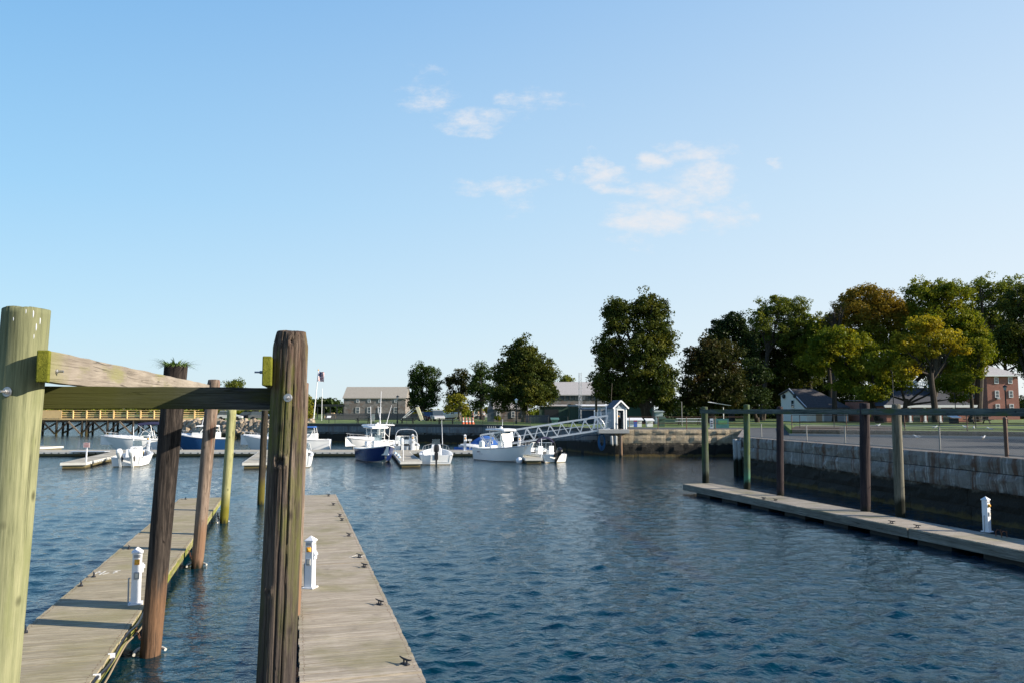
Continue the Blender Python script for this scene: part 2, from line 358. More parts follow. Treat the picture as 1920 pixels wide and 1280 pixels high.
def fside():
    t = NT('algae_stained_float_side'); z = t.wpos()[2]; n = t.noise(t.co(), 3, 5, .6)
    zz = t.math('ADD', z, t.mapr(n,0,1,-.06,.06)); c = t.ramp(zz, [(.0,(.012,.011,.006)),(.09,(.10,.075,.02)),(.2,(.17,.155,.10)),(.3,(.24,.23,.19))])
    t.inp('Base Color', c); t.inp('Roughness', .8); return t.m
M['fside'] = fside()
# ------------------------------------------------------------------ water: one sheet out to the horizon, real waves near the docks
def water():
    A = RAD(62); na = 900; ang = np.linspace(-A, A, na)
    rs = [1.2]
    while rs[-1] < 125: rs.append(rs[-1]*1.0038+.003)
    while rs[-1] < 5200: rs.append(rs[-1]*1.12)
    rs = np.array(rs); nr = len(rs)
    R_, T_ = np.meshgrid(rs, ang, indexing='ij'); x = R_*np.sin(T_); y = R_*np.cos(T_)
    h = np.zeros_like(x); dx = np.zeros_like(x); dy = np.zeros_like(x)
    g = np.random.default_rng(21); n = 110
    lam = np.exp(g.uniform(np.log(.16), np.log(1.0), n)); th = g.normal(RAD(-65), RAD(46), n); ph = g.uniform(0, 2*pi, n)
    lat = (x+.28*y)*.963; calm = 1-.62*np.clip((lat+3.6)/.9,0,1)*np.clip((.3-lat)/.8,0,1)*np.clip((36-y)/6,0,1)
    gust = calm*(.78+.30*np.clip(.5+.5*np.sin(x*.11+1.3*np.sin(y*.07))*np.cos(y*.09-x*.03), 0, 1))
    space = R_*.0040
    for l, t, p in zip(lam, th, ph):
        k = 2*pi/l; a = .0056*l**.9*(1.0 if l < .45 else .68)
        fade = np.clip((l/np.maximum(space, 1e-6)-3.2)/3.5, 0, 1)
        arg = k*(np.cos(t)*x+np.sin(t)*y)+p+.6*np.sin(.31*x+.2*y+p)
        h += a*fade*np.sin(arg); dx += a*fade*np.cos(t)*np.cos(arg)*.8; dy += a*fade*np.sin(t)*np.cos(arg)*.8
    fo = np.clip((118-R_)/50, 0, 1)*np.clip((R_-1.5)/1, 0, 1)*gust
    x = x+dx*fo; y = y+dy*fo; h = h*fo
    V = np.stack([x, y, h], -1).reshape(-1, 3)
    i = np.arange(nr-1)[:, None]*na+np.arange(na-1)[None, :]
    Fc = np.stack([i, i+na, i+na+1, i+1], -1).reshape(-1, 4)[:, ::-1]
    t = NT('harbour_water')
    t.inp('Base Color', (.0005,.0215,.035)); t.inp('Roughness', .03); t.inp('Specular Tint', (.28,.82,1.0)); t.inp('IOR', 1.42); t.inp('Specular IOR Level', .5)
    n1 = t.noise(t.co((.95,1.5,1), rot=(0,0,.35)), 5.0, 3, .5, .9); n2 = t.noise(t.co((1.0,1.7,1), rot=(0,0,-.3)), 15, 2, .5, .8)
    b1 = t.N.new('ShaderNodeBump'); b1.inputs['Strength'].default_value = 1; b1.inputs['Distance'].default_value = .028; t.L.new(n1, b1.inputs['Height'])
    big = t.mapr(t.noise(t.co((.35,1,1)), .12, 3, .5), .35, .65, .45, 1.0)
    b2 = t.N.new('ShaderNodeBump'); b2.inputs['Distance'].default_value = .0035; t.L.new(big, b2.inputs['Strength']); t.L.new(n2, b2.inputs['Height']); t.L.new(b1.outputs[0], b2.inputs['Normal'])
    t.L.new(b2.outputs[0], t.b.inputs['Normal'])
    o = npmesh('water', V, Fc, t.m, smooth=True); tag(o, 'rippled dark blue harbour water', 'water', kind='structure')
water()
# sea bed below, so nothing is hollow
mb = MB(); mb.box(0, 400, -4.5, 1600, 1000, .5); o = mb.build('seabed', plain('dark_mud', (.02,.02,.015), .9)); tag(o, 'dark mud under the harbour water', 'seabed', kind='structure')

# ------------------------------------------------------------------ docks in the foreground
def dock_axis(c0, c1): d = (c1-c0); d.z = 0; L_ = d.length; return atan2(-d.x, d.y), L_
def floating_dock(label, c0, c1, back, joints, w, dm, fm, hang=.17):
    """c0 near centre, c1 far centre on the deck plane; local Y runs along the dock"""
    rz, L_ = dock_axis(c0, c1); root = thing('floating_dock', label, 'dock', (c0.x, c0.y, 0), rz, 'narrow wooden floating docks')
    H = .42; mb = MB(); fb = MB(); nb = MB(); r = random.Random(hash(label) % 1000 if 0 else len(label))
    edges = [-back]+joints+[L_]
    for a, b in zip(edges[:-1], edges[1:]):
        a += .025; b -= .025; y = a+.02; tilt = r.uniform(-.004,.004)
        while y < b-.05:
            pw = min(.140, b-y); j = r.uniform(-.008,.008); z = H-.019+r.uniform(-.0022,.0022)
            mb.box(j, y+pw/2-.003, z, w+r.uniform(-.012,.012), pw-.011, .038, rz=r.uniform(-.003,.003))
            for sx in (-1,1):
                for o_ in (.3,.7): nb.box(sx*(w/2-.06)+r.uniform(-.012,.012), y+pw*o_, H+.0012, .013, .013, .003)
            y += pw
        for sx in (-1, 1):
            fb.box(sx*(w/2-.03), (a+b)/2, H-.041-hang/2, .045, b-a, hang)
        for yy in (a+.03, b-.03): fb.box(0, yy, H-.045-hang/2, w-.16, .045, hang-.01)
        y = a+.6
        while y < b-1.0:
            q = MB(); q.box(0, y+.5, .05, w-.22, 1.25, .36); q.build('float', M['float'], root); y += 2.3
    mb.build('deck', dm, root); fb.build('fascia', fm, root)
    sc_ = nb.build('nail_heads', M['rust'], root); sc_['kind'] = 'stuff'
    return root, rz, L_
def loc_y(c0, rz, p):   # local coords of a world point
    d = Vector((p.x-c0.x, p.y-c0.y, 0)); c, s = cos(-rz), sin(-rz); return Vector((d.x*c-d.y*s, d.x*s+d.y*c, p.z))
c0 = G(681,1280,.42); c1 = G(593.5,926.5,.42)
j1 = loc_y(c0, dock_axis(c0,c1)[0], G(628,1056,.42)).y; j0 = loc_y(c0, dock_axis(c0,c1)[0], G(675,1270,.42)).y
dockR, rzR, LR = floating_dock('weathered floating dock with a row of small cleats beside the brown split pile', c0, c1, 6.0, [j0, j1], 1.535, M['deck'], M['fascia'])
cR0 = c0
c0 = G(131.5,1190,.42); c1 = G(378,932,.42)
jl = [loc_y(c0, dock_axis(c0,c1)[0], G((34+229)/2*1.0+8*k,1190-60*k,.42)).y for k in (1.6,)]
dockL, rzL, LL = floating_dock('weathered floating dock with chalk marks beside the dark leaning piles', c0, c1, 7.5, [jl[0]+.2, 9.6], 1.56, M['deckL'], M['fasciaL'])
cL0 = c0
c0 = G(1920,1021,.42); c1 = G(1306,905.3,.42)
dockF, rzF, LF = floating_dock('long narrow floating dock in front of the granite quay wall', c0, c1, 8.0, [loc_y(c0, dock_axis(c0,c1)[0], G(1700,989,.42)).y], 1.46, M['deckR'], M['fascia'], .24)
cF0 = c0
# chalk strokes on the left dock
mb = MB(); r = random.Random(4)
for (a, b) in (((176,1076),(188,1070)),((186,1077),(198,1070)),((181,1072),(192,1074)),((192,1076),(204,1073)),((212,1074),(219,1070)),((213,1070),(226,1069)),((214,1072.5),(221,1071.5))):
    p, q = loc_y(cL0, rzL, G(a[0],a[1],.42)), loc_y(cL0, rzL, G(b[0],b[1],.42))
    mb.bar((p.x,p.y,.4245), (q.x,q.y,.4245), .03, .003)
mb.build('chalk_mark', plain('white_chalk', (.6,.6,.56), .9), dockL)
mb = MB()
for (a, b) in (((655,1044),(672,1039)),((668,1043),(684,1041)),((674,1040),(679,1044))):
    p, q = loc_y(cR0, rzR, G(a[0],a[1],.42)), loc_y(cR0, rzR, G(b[0],b[1],.42))
    mb.bar((p.x,p.y,.4245), (q.x,q.y,.4245), .02, .003)
mb.build('chalk_mark', bpy.data.materials['white_chalk'], dockR)

# cleats ------------------------------------------------------------
def make_cleat():
    root = thing('mooring_cleat', 'x', 'cleat', (0,0,0), 0, 'mooring cleats along the dock edges')
    b = MB(); b.box(0, 0, .008, .07, .17, .016); b.build('base', M['iron'], root, bevel=.003)
    h = MB(); h.tube([(0,-.15,.088),(0,-.10,.078),(0,-.04,.072),(0,.04,.072),(0,.10,.078),(0,.15,.088)], [.009,.013,.016,.016,.013,.009], 8)
    for y in (-.04,.04): h.tube([(0,y,.012),(0,y*.9,.07)], [.017,.014], 8)
    h.build('horn', M['iron'], root, smooth=True); return root
cleat0 = make_cleat(); first = True
spots = [((764,1244),'nearest cleat on the right-hand edge of the cleated dock'),((716,1132),'second nearest cleat on the edge of the cleated dock'),
 ((687,1062),'cleat just on the near side of the joint in the cleated dock'),((678,1044),'cleat with chalk scribbles beside it just past the dock joint'),
 ((658,1004),'lone cleat between the dock joint and the far pair of cleats'),((645,975),'nearer one of the close pair of cleats on the dock edge'),
 ((641,967),'farther one of the close pair of cleats on the dock edge'),((629,946),'cleat near the far end of the cleated dock'),((620,929),'cleat on the far right corner of the cleated dock')]
def add_cleat(px, py, rz, lab, ryaw=0.0):
    global first
    c = cleat0 if first else copy_tree(cleat0); first = False
    p = G(px, py, .425); c.location = (p.x, p.y, .422); c.scale = (.85,.85,.9); c.rotation_euler.z = rz+ryaw; c['label'] = lab
for (p, lab) in spots: add_cleat(p[0]-4, p[1], rzR, lab, .5)
for (p, lab) in [((48,1184),'pale cleat on the far edge of the chalk-marked dock nearest the green pile'),((152,1097),'cleat on the water-side edge left of the white pedestal'),
  ((176,1080),'cleat on the dock edge next to the white chalk marks'),((242,1028),'cleat on the left dock edge behind the white pedestal'),((348,935),'cleat on the far left corner of the chalk-marked dock')]:
    add_cleat(p[0], p[1], rzL, lab, .3)
for (p, lab) in [((1672,980),'cleat just left of the joint in the long dock by the quay'),((1720,988),'cleat just right of the joint in the long dock by the quay'),
  ((1432,935),'cleat on the long dock under the copper green pile'),((1454,938),'cleat on the long dock near the black pile foot')]:
    add_cleat(p[0], p[1], rzF, lab, .2)
# iron hoops at the back of the long dock
mb_ = None
for i, (px, py) in enumerate(((1873,1004),(1884,1007))):
    p = G(px, py, .42); mb = MB(); mb.tube([(-.08,0,.0),(-.08,0,.12),(-.04,0,.17),(.03,0,.16),(.06,0,.1)], .012, 6)
    mb.tube([(.06,0,0),(.06,0,.18)], .01, 6); o = mb.build('mooring_hook', M['rust'], None, smooth=True, loc=(p.x,p.y,.42))
    tag(o, ['bent iron hook standing right of the pedestal on the long dock','second bent iron hook farther right of the pedestal on the long dock'][i], 'hook')

# pedestals ----------------------------------------------------------
def make_pedestal():
    root = thing('power_pedestal', 'x', 'power pedestal', (0,0,0), 0, 'white dock power pedestals')
    b = MB(); b.box(0,0,.012,.24,.24,.024); b.build('base_plate', M['ped'], root, bevel=.004)
    b = MB(); w0, w1 = .080, .076
    b.loft([[(-w0,-w0,.024),(w0,-w0,.024),(w0,w0,.024),(-w0,w0,.024)],[(-w1,-w1,.885),(w1,-w1,.885),(w1,w1,.885),(-w1,w1,.885)]]); b.build('post', M['ped'], root, bevel=.008)
    b = MB(); b.loft([[(-.094,-.094,.885),(.094,-.094,.885),(.094,.094,.885),(-.094,.094,.885)],[(-.094,-.094,.905),(.094,-.094,.905),(.094,.094,.905),(-.094,.094,.905)],[(-.006,-.006,.985),(.006,-.006,.985),(.006,.006,.985),(-.006,.006,.985)]]); b.build('cap', M['ped'], root, bevel=.003)
    b = MB(); b.box(0,-.078,.835,.11,.012,.05); b.box(0.078,0,.835,.012,.11,.05); b.build('light_lens', M['grey'], root, bevel=.002)
    b = MB(); b.box(0,-.084,.735,.085,.03,.09); b.box(0,-.099,.735,.07,.02,.075)
    b.lathe([(.03,.0),(.03,.02),(.018,.024)], 0, 0, 14, Matrix.Translation((0,-.107,.735)) @ Matrix.Rotation(pi/2,4,'X')); b.build('outlet_cover', M['yellow'], root, bevel=.006)
    b = MB(); b.box(0,-.086,.50,.09,.03,.12); mb2 = b.build('meter_box', M['grey'], root, bevel=.006)
    b = MB(); b.box(.005,-.1025,.505,.05,.006,.07); b.build('meter_window', M['cream'], mb2)
    b = MB(); b.box(.09,0,.62,.035,.11,.15); b.prism([(-.06,0),(.06,0),(.04,.05),(-.04,.05)], .105, .13, Matrix.Translation((0,0,.62)) @ Matrix.Rotation(pi/2,4,'Y') @ Matrix.Rotation(pi/2,4,'Z')); b.build('hose_bracket', M['ped'], root, bevel=.004)
    b = MB(); b.tube([(-.1,.0,.45),(-.125,0,.45),(-.125,0,.38),(-.12,.01,.1),(-.12,.02,.0)], .013, 7); b.build('water_pipe', M['grey'], root, smooth=True)
    for sx in (-1,1):
        b = MB(); b.lathe([(.008,0),(.008,.012)], .09*sx, -.105, 6); b.build('bolt', M['steel'], root, loc=(0,0,.024))
    return root
ped0 = make_pedestal()
def ped(px, py, z, rz, lab, first=False):
    c = ped0 if first else copy_tree(ped0); p = G(px, py, z); c.location = (p.x, p.y, z); c.rotation_euler.z = rz; c['label'] = lab; return c
ped(581,1101,.42,-.22,'white power pedestal with amber socket right of the brown split pile',True)
p_ = ped(254,1131,.42,.42,'white power pedestal with amber socket left of the black leaning pile')
ped(1851,996,.42,.55,'white power pedestal alone on the long dock by the quay wall')

# ------------------------------------------------------------------ piles
def pile_mesh(base, top, r0, r1, seg=40, rings=30, rough=.03, cracks=(), cap='flat', seed=0, ridge=0.0, knots=()):
    base = Vector(base); top = Vector(top); d = top-base; off = Vector((seed*3.7, seed*1.3, seed*5.1)); V = []; H = d.length
    for i in range(rings+1):
        t = i/rings; z = t*H
        for k in range(seg):
            a = 2*pi*k/seg; r = r0+(r1-r0)*t
            q = Vector((cos(a)*1.3, sin(a)*1.3, z*.35))+off
            r *= 1+rough*MN.noise(q)*1.6+rough*.5*MN.noise(q*3)
            if ridge: r -= ridge*max(0, MN.noise(Vector((cos(a)*8, sin(a)*8, z*.55))+off))+ridge*.5*abs(MN.noise(Vector((cos(a)*20, sin(a)*20, z*.9))+off))
            for (ca, z0, z1, dep, wid) in cracks:
                if z0 < z < z1:
                    cc = ca+.10*MN.noise(Vector((z*.8, ca*5, 2.2)))+.03*MN.noise(Vector((z*4, ca*5, 7.2)))
                    da = abs((a-cc+pi)%(2*pi)-pi)
                    if da < wid: r -= dep*(1-da/wid)*min(1,(z-z0)/.25,(z1-z)/.25+ (1 if z1 > H else 0))
            for (ka, kz, kr) in knots:
                da = abs((a-ka+pi)%(2*pi)-pi)*r; dz = z-kz; e = sqrt(da*da+dz*dz)/kr
                if e < 1.6: r += .018*math.exp(-((e-1)/.35)**2)-.03*math.exp(-(e/.45)**2)
            zz = z
            if cap == 'dome' and t > .93: u = (t-.93)/.07; r *= sqrt(max(0.0, 1-.30*u*u)); 
            if cap == 'chamfer' and H-z < .12: r *= .84+.16*(H-z)/.12
            p = base+d*t+Vector((cos(a)*r, sin(a)*r, (MN.noise(Vector((cos(a)*2, sin(a)*2, 9+seed)))*.02 if i == rings else 0))); V.append(p)
    mb = MB(); fs = [(i*seg+k, i*seg+(k+1)%seg, (i+1)*seg+(k+1)%seg, (i+1)*seg+k) for i in range(rings) for k in range(seg)]
    # cap rings
    b = rings*seg; n0 = len(V); c = top
    for rr, dz in ((.8,.006),(.45,.014)):
        for k in range(seg):
            o_ = V[b+k]-c; V.append(c+Vector((o_.x*rr, o_.y*rr, o_.z*rr+dz+.006*MN.noise(Vector((k*.7, rr*9, seed))))))
    V.append(c+Vector((0,0,.016))); 
    for k in range(seg): fs.append((b+k, b+(k+1)%seg, n0+(k+1)%seg, n0+k)); fs.append((n0+k, n0+(k+1)%seg, n0+seg+(k+1)%seg, n0+seg+k)); fs.append((n0+seg+k, n0+seg+(k+1)%seg, n0+2*seg))
    mb.add(V, fs); return mb
def pile(parent, label, mat, base, top, r0, r1, **kw):
    base = Vector(base); d = Vector(top)-base
    mb = pile_mesh((0,0,0), d, r0, r1, **kw)
    o = mb.build('pile', mat, parent, smooth='all', loc=base-parent.location)
    if label: o['label'] = label
    return o
def beam(parent, name, mat, p0, p1, w, h, label=None, bevel=.008):
    p0 = Vector(p0); p1 = Vector(p1); d = p1-p0; L_ = d.length; mb = MB(); n = max(2, int(L_/.25)); rings = []
    sd_ = random.Random(int(L_*977))
    for i in range(n+1):
        x = L_*i/n; j = [sd_.uniform(-.004,.004) for _ in range(4)]
        rings.append([(x,-w/2+j[0],-h/2+j[1]),(x,w/2+j[2],-h/2+j[1]),(x,w/2+j[2],h/2+j[3]),(x,-w/2+j[0],h/2+j[3])])
    mb.loft(rings); o = mb.build(name, mat, parent, bevel=bevel, loc=p0-parent.location)
    zx = d.normalized(); zy = Vector((0,0,1)).cross(zx).normalized(); zz = zx.cross(zy)
    o.rotation_euler = Matrix((zx, zy, zz)).transposed().to_euler()
    if label: o['label'] = label
    return o
def bolt(parent, wp, nrm, r=.035, wp_root=None):
    """round washer, nut and rod; parent may be a part: its origin is subtracted"""
    n = Vector(nrm).normalized(); R_ = n.to_track_quat('Z','Y').to_matrix().to_4x4(); mb = MB()
    mb.lathe([(r,0),(r,.007),(r*.9,.009)], n=20, M=R_); mb.lathe([(r*.48,.009),(r*.48,.03),(r*.42,.034)], n=6, M=R_); mb.lathe([(r*.25,.03),(r*.25,.075)], n=8, M=R_)
    o = mb.build('bolt', M['steel'], parent, loc=Vector(wp)-wp_root)
    return o
root = thing('pile_frame', 'tall timber frame of leaning piles and bolted beams between the two near docks', 'pile frame', (P(300,1000,10).x, 9, 0))
RL = root.location.copy()
def down(pt, pb, Y):  # pile base at z=-0.6 following the line through two picture points at depth Y
    a = P(*pt, Y); b = P(*pb, Y); t = (a.z+.6)/(a.z-b.z); return a+(b-a)*t, a
bA, tA = down((50,581),(-12,1280),6.3)
pA = pile(root, 'pale green treated pile, nearest the camera, with a flat top', M['pileA'], bA, tA, .178, .171, seg=120, rings=120, rough=.012, cracks=((-1.83,1.2,6,.014,.022),(-.9,3.8,6,.006,.02)), seed=1)
bB, tB = down((546,624),(517,1280),6.85)
pB = pile(root, 'brown split pile with a chamfered top, deep cracks and a knot', M['pileB'], bB, tB, .172, .150, seg=150, rings=190, rough=.03, cracks=((-1.02,-1,6,.05,.05),(-1.45,1.6,4.9,.018,.035),(-2.0,0,3.2,.02,.05),(-.55,2.4,6,.016,.03),(-1.75,3.3,6,.022,.035)), cap='chamfer', seed=2, ridge=.013, knots=((-1.62,3.98,.05),(-1.25,5.0,.03),(-1.9,2.9,.03)))
def pw(a, Y0, seg=48, **k): pass
bC, tC = down((330,686),(283,1212),12.6)
pC = pile(root, 'dark leaning pile with grass on top and an orange-brown foot', M['pileC'], bC, tC, .150, .180, seg=72, rings=90, rough=.03, ridge=.012, seed=3)
bD, tD = down((401,712),(370,1055),19.5)
pD = pile(root, 'reddish brown leaning pile between the dark one and the yellow one', M['pileD'], bD, tD, .138, .165, seg=56, rings=60, rough=.03, ridge=.010, cap='dome', seed=4)
bE, tE = down((435,768),(420,975),27.1)
pE = pile(root, 'slim yellow-green pile at the far end of the chalk-marked dock', M['pileE'], bE, tE, .138, .155, seg=40, rings=30, seed=5)
b_, t_ = down((562,718),(543,1150),13.4)
pile(root, 'pile hidden behind the brown split pile', M['pileD'], b_, t_, .18, .15, seg=40, rings=40, ridge=.01, seed=6)
b_, t_ = down((566,724),(548,990),21.5)
pile(root, 'far hidden pile with an olive edge behind the brown split pile', M['pileE'], b_, t_, .13, .12, seg=32, rings=20, seed=7)
b_, t_ = down((497,765),(489,940),32.5)
pile(root, 'thin dark pile at the far left of the brown split pile', M['pileF'], b_, t_, .15, .13, seg=32, rings=30, ridge=.01, seed=8)
# long beams, front cross beam, hidden cross beams
n0 = Vector((X(80,6.1,4.15), 6.1, 4.15)); f0 = Vector((X(384,13.6,4.15), 13.6, 4.15)); dd = (f0-n0).normalized()
beam(root, 'long_beam', M['beamL'], n0, n0+dd*7.9, .088, .245, 'pinkish weathered long beam bolted to the pale green pile')
g_ = MB(); sdv = Vector((dd.y,-dd.x,0))
beam(root, 'beam_end', M['beamM'], n0-dd*.012, n0+dd*.05, .0885, .247, 'mossy yellow-green end of the long beam')
n1 = Vector((X(501,6.55,4.14), 6.55, 4.14)); 
beam(root, 'long_beam', M['beamM'], n1, n1+Vector((-.256,.966,0))*15, .075, .245, 'mossy long beam behind the brown split pile')
ca = Vector((X(62,6.56,3.92), 6.56, 3.918)); cbm = Vector((X(530,7.06,3.92), 7.06, 3.914))
beam(root, 'cross_beam', M['beamX'], ca, cbm, .09, .19, 'dark mossy cross beam between the green and the brown pile')
for (pa, pb_, zz) in (((pC.location+RL), 13.5, 3.93), ((pD.location+RL), 21.4, 3.93), ((pE.location+RL), 29.0, 3.93)):
    a = Vector((pa.x+.1, pa.y+.22, zz)); b = Vector((X(556,pb_), pb_+.2, zz)); beam(root, 'cross_beam', M['beamG'], a, b, .09, .17)
# through bolts
sA = P(14,734,6.13); bolt(pA, sA, (-.12,-1,0.02), .04, bA)
sB = P(540,745,6.68); bolt(pB, sB, (.05,-1,.02), .037, bB)
pbm = n0+dd*.55; bolt(root, Vector((X(104,6.3,4.12),6.27,4.12))+sdv*.0, (sdv.x, sdv.y, 0), .04, RL)
bolt(root, Vector((X(493,6.6,4.1),6.62,4.13)), (-1,-.2,0), .03, RL)
# bird droppings and label tab on piles
for (px, py, rr) in ((57,588,.02),(63,600,.018),(59,612,.02),(56,630,.013),(48,584,.012),(28,599,.01)):
    mb = MB(); q = P(px,py,6.15); cz_ = (q.z-bA.z)/(tA.z-bA.z); cx_ = bA.x+(tA.x-bA.x)*cz_; e_ = q.x-cx_; mb.ball((q.x-bA.x, -sqrt(max(.001,.1705**2-e_*e_)), q.z-bA.z), rr*.7, (.5,.22,2.2), 8, 6); mb.build('bird_dropping', M['ped'], pA, smooth=True)
# grass tuft on the dark pile
gt = MB(); r = random.Random(5); tp = pC.location+RL+(tC-bC)
for i in range(300):
    a = r.uniform(0,2*pi); rr = r.uniform(.02,.17); l = r.uniform(.12,.34); lean = r.uniform(.9,1.55); b0 = Vector((cos(a)*rr, sin(a)*rr, 0)); wv = r.uniform(.004,.009)
    dv = Vector((cos(a+r.uniform(-.6,.6))*sin(lean), sin(a+r.uniform(-.6,.6))*sin(lean), cos(lean))); pts = [b0, b0+dv*l*.5, b0+dv*l+Vector((0,0,-l*.22*sin(lean)))]
    s_ = dv.cross(Vector((0,0,1))).normalized()*wv
    gt.add([pts[0]-s_, pts[0]+s_, pts[1]+s_*.8, pts[1]-s_*.8, pts[2]], [(0,1,2,3),(3,2,4)])
o = gt.build('grass_tuft', plain('tuft_green', (.16,.25,.05), .8, 0, .4, 30), None, loc=tp+Vector((0,0,.0))); tag(o, 'green tuft of grass growing on top of the dark leaning pile', 'grass tuft')

# chains with white sleeves looped round the piles -----------------------------------
def chain_links(mb, p0, p1, sag, n, rr=.028, wr=.0065):
    p0 = Vector(p0); p1 = Vector(p1)
    for i in range(n):
        t = (i+.5)/n; c = p0.lerp(p1, t)+Vector((0,0,-sag*4*t*(1-t))); d = (p1-p0).normalized(); s_ = d.cross(Vector((0,0,1))).normalized(); q = s_ if i % 2 else s_.cross(d)
        mb.tube([c+d*cos(a)*rr*1.35+q*sin(a)*rr*.8 for a in [2*pi*k/10 for k in range(10)]], wr, 5, closed=True)
for i, (pp, bb, tt, epx, epy, lab) in enumerate(((pC,bC,tC,250,1166,'rusty chain and white sleeve looped round the dark pile foot'),(pD,bD,tD,354,1030,'chain with white sleeve looped round the reddish brown pile'),(pE,bE,tE,408,960,'chain with white sleeve looped round the yellow-green pile'))):
    e = G(epx, epy, .34); cen = bb+(tt-bb)*((.07+.6)/(tt.z-bb.z)); rt = thing('mooring_chain', lab, 'chain', (cen.x, cen.y, 0), 0, 'chains tying the dock to the piles')
    R0 = .235; mb = MB(); e = e-Vector((cen.x,cen.y,0))
    dirn = Vector((e.x,e.y,0)).normalized(); st = dirn*R0*1.05+Vector((0,0,.09)); 
    chain_links(mb, e, st+Vector((0,0,.03)), .05, 9 if i == 0 else 8); mb.build('chain', M['rust'], rt, smooth=True)
    a0 = atan2(dirn.y, dirn.x); s2 = MB(); s2.tube([(cos(a0+q)*R0, sin(a0+q)*R0, .035+.045*cos(q)) for q in [-1.5+k/16*2.9 for k in range(17)]], .024, 9)
    s2.build('sleeve', plain('white_pvc_sleeve_%d' % i if 0 else 'white_pvc_sleeve', (.55,.53,.47), .6), rt, smooth=True)
# power cable and rope along the inner edge of the left dock
def dpt(x, y, z): c, s = cos(rzL), sin(rzL); return Vector((cL0.x+x*c-y*s, cL0.y+x*s+y*c, z))
mb = MB(); r = random.Random(3); pts = [dpt(.815+.02*sin(y*3), y, .405-.05*abs(sin(y*1.45))) for y in [-7+.12*k for k in range(86)]]
o = mb; mb.tube([p-pts[0] for p in pts], .021, 7); oo = mb.build('power_cable', M['black'], None, smooth=True, loc=pts[0]); tag(oo, 'black power cable draped along the inner edge of the chalk-marked dock', 'cable')
mb = MB(); p2 = [dpt(.86+.015*sin(y*2), y, .34-.07*abs(sin(y*1.1+.4))) for y in [-7+.12*k for k in range(88)]]
mb.tube([p-p2[0] for p in p2], .014, 7); oo = mb.build('rope', plain('tan_rope', (.24,.19,.12), .85), None, smooth=True, loc=p2[0]); tag(oo, 'tan rope running below the black cable on the dock edge', 'rope')
mb = MB()
for y in (-3.2,-2.1,-1.2): 
    q = dpt(.80,y,.40); mb.box(q.x-pts[0].x, q.y-pts[0].y, q.z-pts[0].z, .09, .012, .07, rz=rzL)
mb.build('cable_clip', M['ped'], bpy.data.objects['power_cable'])

# ------------------------------------------------------------------ pile frame on the right
rt = thing('pile_frame', 'long timber frame of five piles and a horizontal beam along the quay wall dock', 'pile frame', (X(1500,30),30,0)); R2 = rt.location.copy()
specs = [(1321,762,1323,902,38.2,.155,M['pileG'],'grey-green leftmost pile with a blackened foot',31),(1400,758,1401,917,34.6,.135,M['pileT'],'copper-green pile, second from the left',32),
 (1462,762,1463,928,32.0,.14,M['pileK'],'almost black pile, third from the left',33),(1621,755,1623,960,27.0,.16,M['pileK'],'black pile beside the yellow stub of timber',34),(1680,757,1688,970,25.6,.15,M['pileW'],'pale grey rightmost pile with a black wet foot',35)]
PR = []
for (a,b,c,d,Y,r,m_,lab,sdd) in specs:
    bb, tt = down((a,b),(c,d),Y); PR.append((bb,tt)); pile(rt, lab, m_, bb, tt, r*1.04, r, seg=44, rings=44, rough=.05, ridge=.012, cap='dome' if sdd in (33,35) else 'flat', seed=sdd)
a = Vector((X(1312,38.0),37.85,3.80)); b = Vector((X(1626,26.9),26.70,3.79)); c = Vector((X(2100,16.9),16.7,3.77))
beam(rt, 'long_beam', M['beamG'], a, b, .09, .19); beam(rt, 'long_beam', M['beamG'], Vector((X(1600,27.6),27.22,3.80)), c, .09, .2)
beam(rt, 'beam_stub', M['beamM'], Vector((X(1630,27.1,3.66),27.15,3.66)), Vector((X(1660,26.4,3.66),27.8,3.66)), .14, .14)
# ------------------------------------------------------------------ land
def sheet(name, pts, z, mat, label, kind='structure', cat=None, skirt=None):
    from mathutils.geometry import delaunay_2d_cdt
    out = delaunay_2d_cdt([Vector(p) for p in pts], [], [list(range(len(pts)))], 1, 1e-6)
    bm = bmesh.new(); vv = [bm.verts.new((p.x,p.y,z)) for p in out[0]]
    for f in out[2]: bm.faces.new([vv[i] for i in f])
    vs = [bm.verts.new((x,y,z)) for x,y in pts] if skirt is not None else []
    if skirt is not None:
        n = len(vs); lo = [bm.verts.new((x,y,skirt)) for x,y in pts]
        for i in range(n): bm.faces.new((vs[i], vs[(i+1)%n], lo[(i+1)%n], lo[i]))
    bmesh.ops.recalc_face_normals(bm, faces=bm.faces)
    me = bpy.data.meshes.new(name); bm.to_mesh(me); bm.free(); me.materials.append(mat); o = bpy.data.objects.new(name, me); COL.objects.link(o)
    tag(o, label, cat, kind=kind); return o
def grass_mat():
    t = NT('mown_grass'); n = t.noise(t.co(), .5, 7, .65); n2 = t.noise(t.co(), 14, 4, .6)
    c = t.ramp(n, [(.35,(.05,.085,.013)),(.55,(.10,.155,.02)),(.7,(.16,.195,.035))]); c = t.mix(t.mapr(n2,.4,.7,0,.4), c, (.06,.09,.015)); t.inp('Base Color', c); t.inp('Roughness', .9); t.bump(n2, .6, .05); return t.m
def asph_mat():
    t = NT('old_asphalt'); n = t.noise(t.co((1,.4,1)), .6, 6, .6); n2 = t.noise(t.co(), 60, 3, .6)
    c = t.ramp(n, [(.35,(.020,.025,.028)),(.62,(.042,.050,.055))]); c = t.mix(t.mapr(n2,.4,.65,0,.3), c, (.12,.12,.12))
    cr = t.mapr(t.vor(t.co((1,1,1)), .35, 'DISTANCE_TO_EDGE'), 0, .012, 1, 0); c = t.mix(t.math('MULTIPLY', cr, .6), c, (.03,.03,.03)); t.inp('Base Color', c); t.inp('Roughness', .9); return t.m
M['grass'] = grass_mat(); M['asph'] = asph_mat()
M['joint'] = plain('dark_wall_joint', (.02,.018,.014), .95)
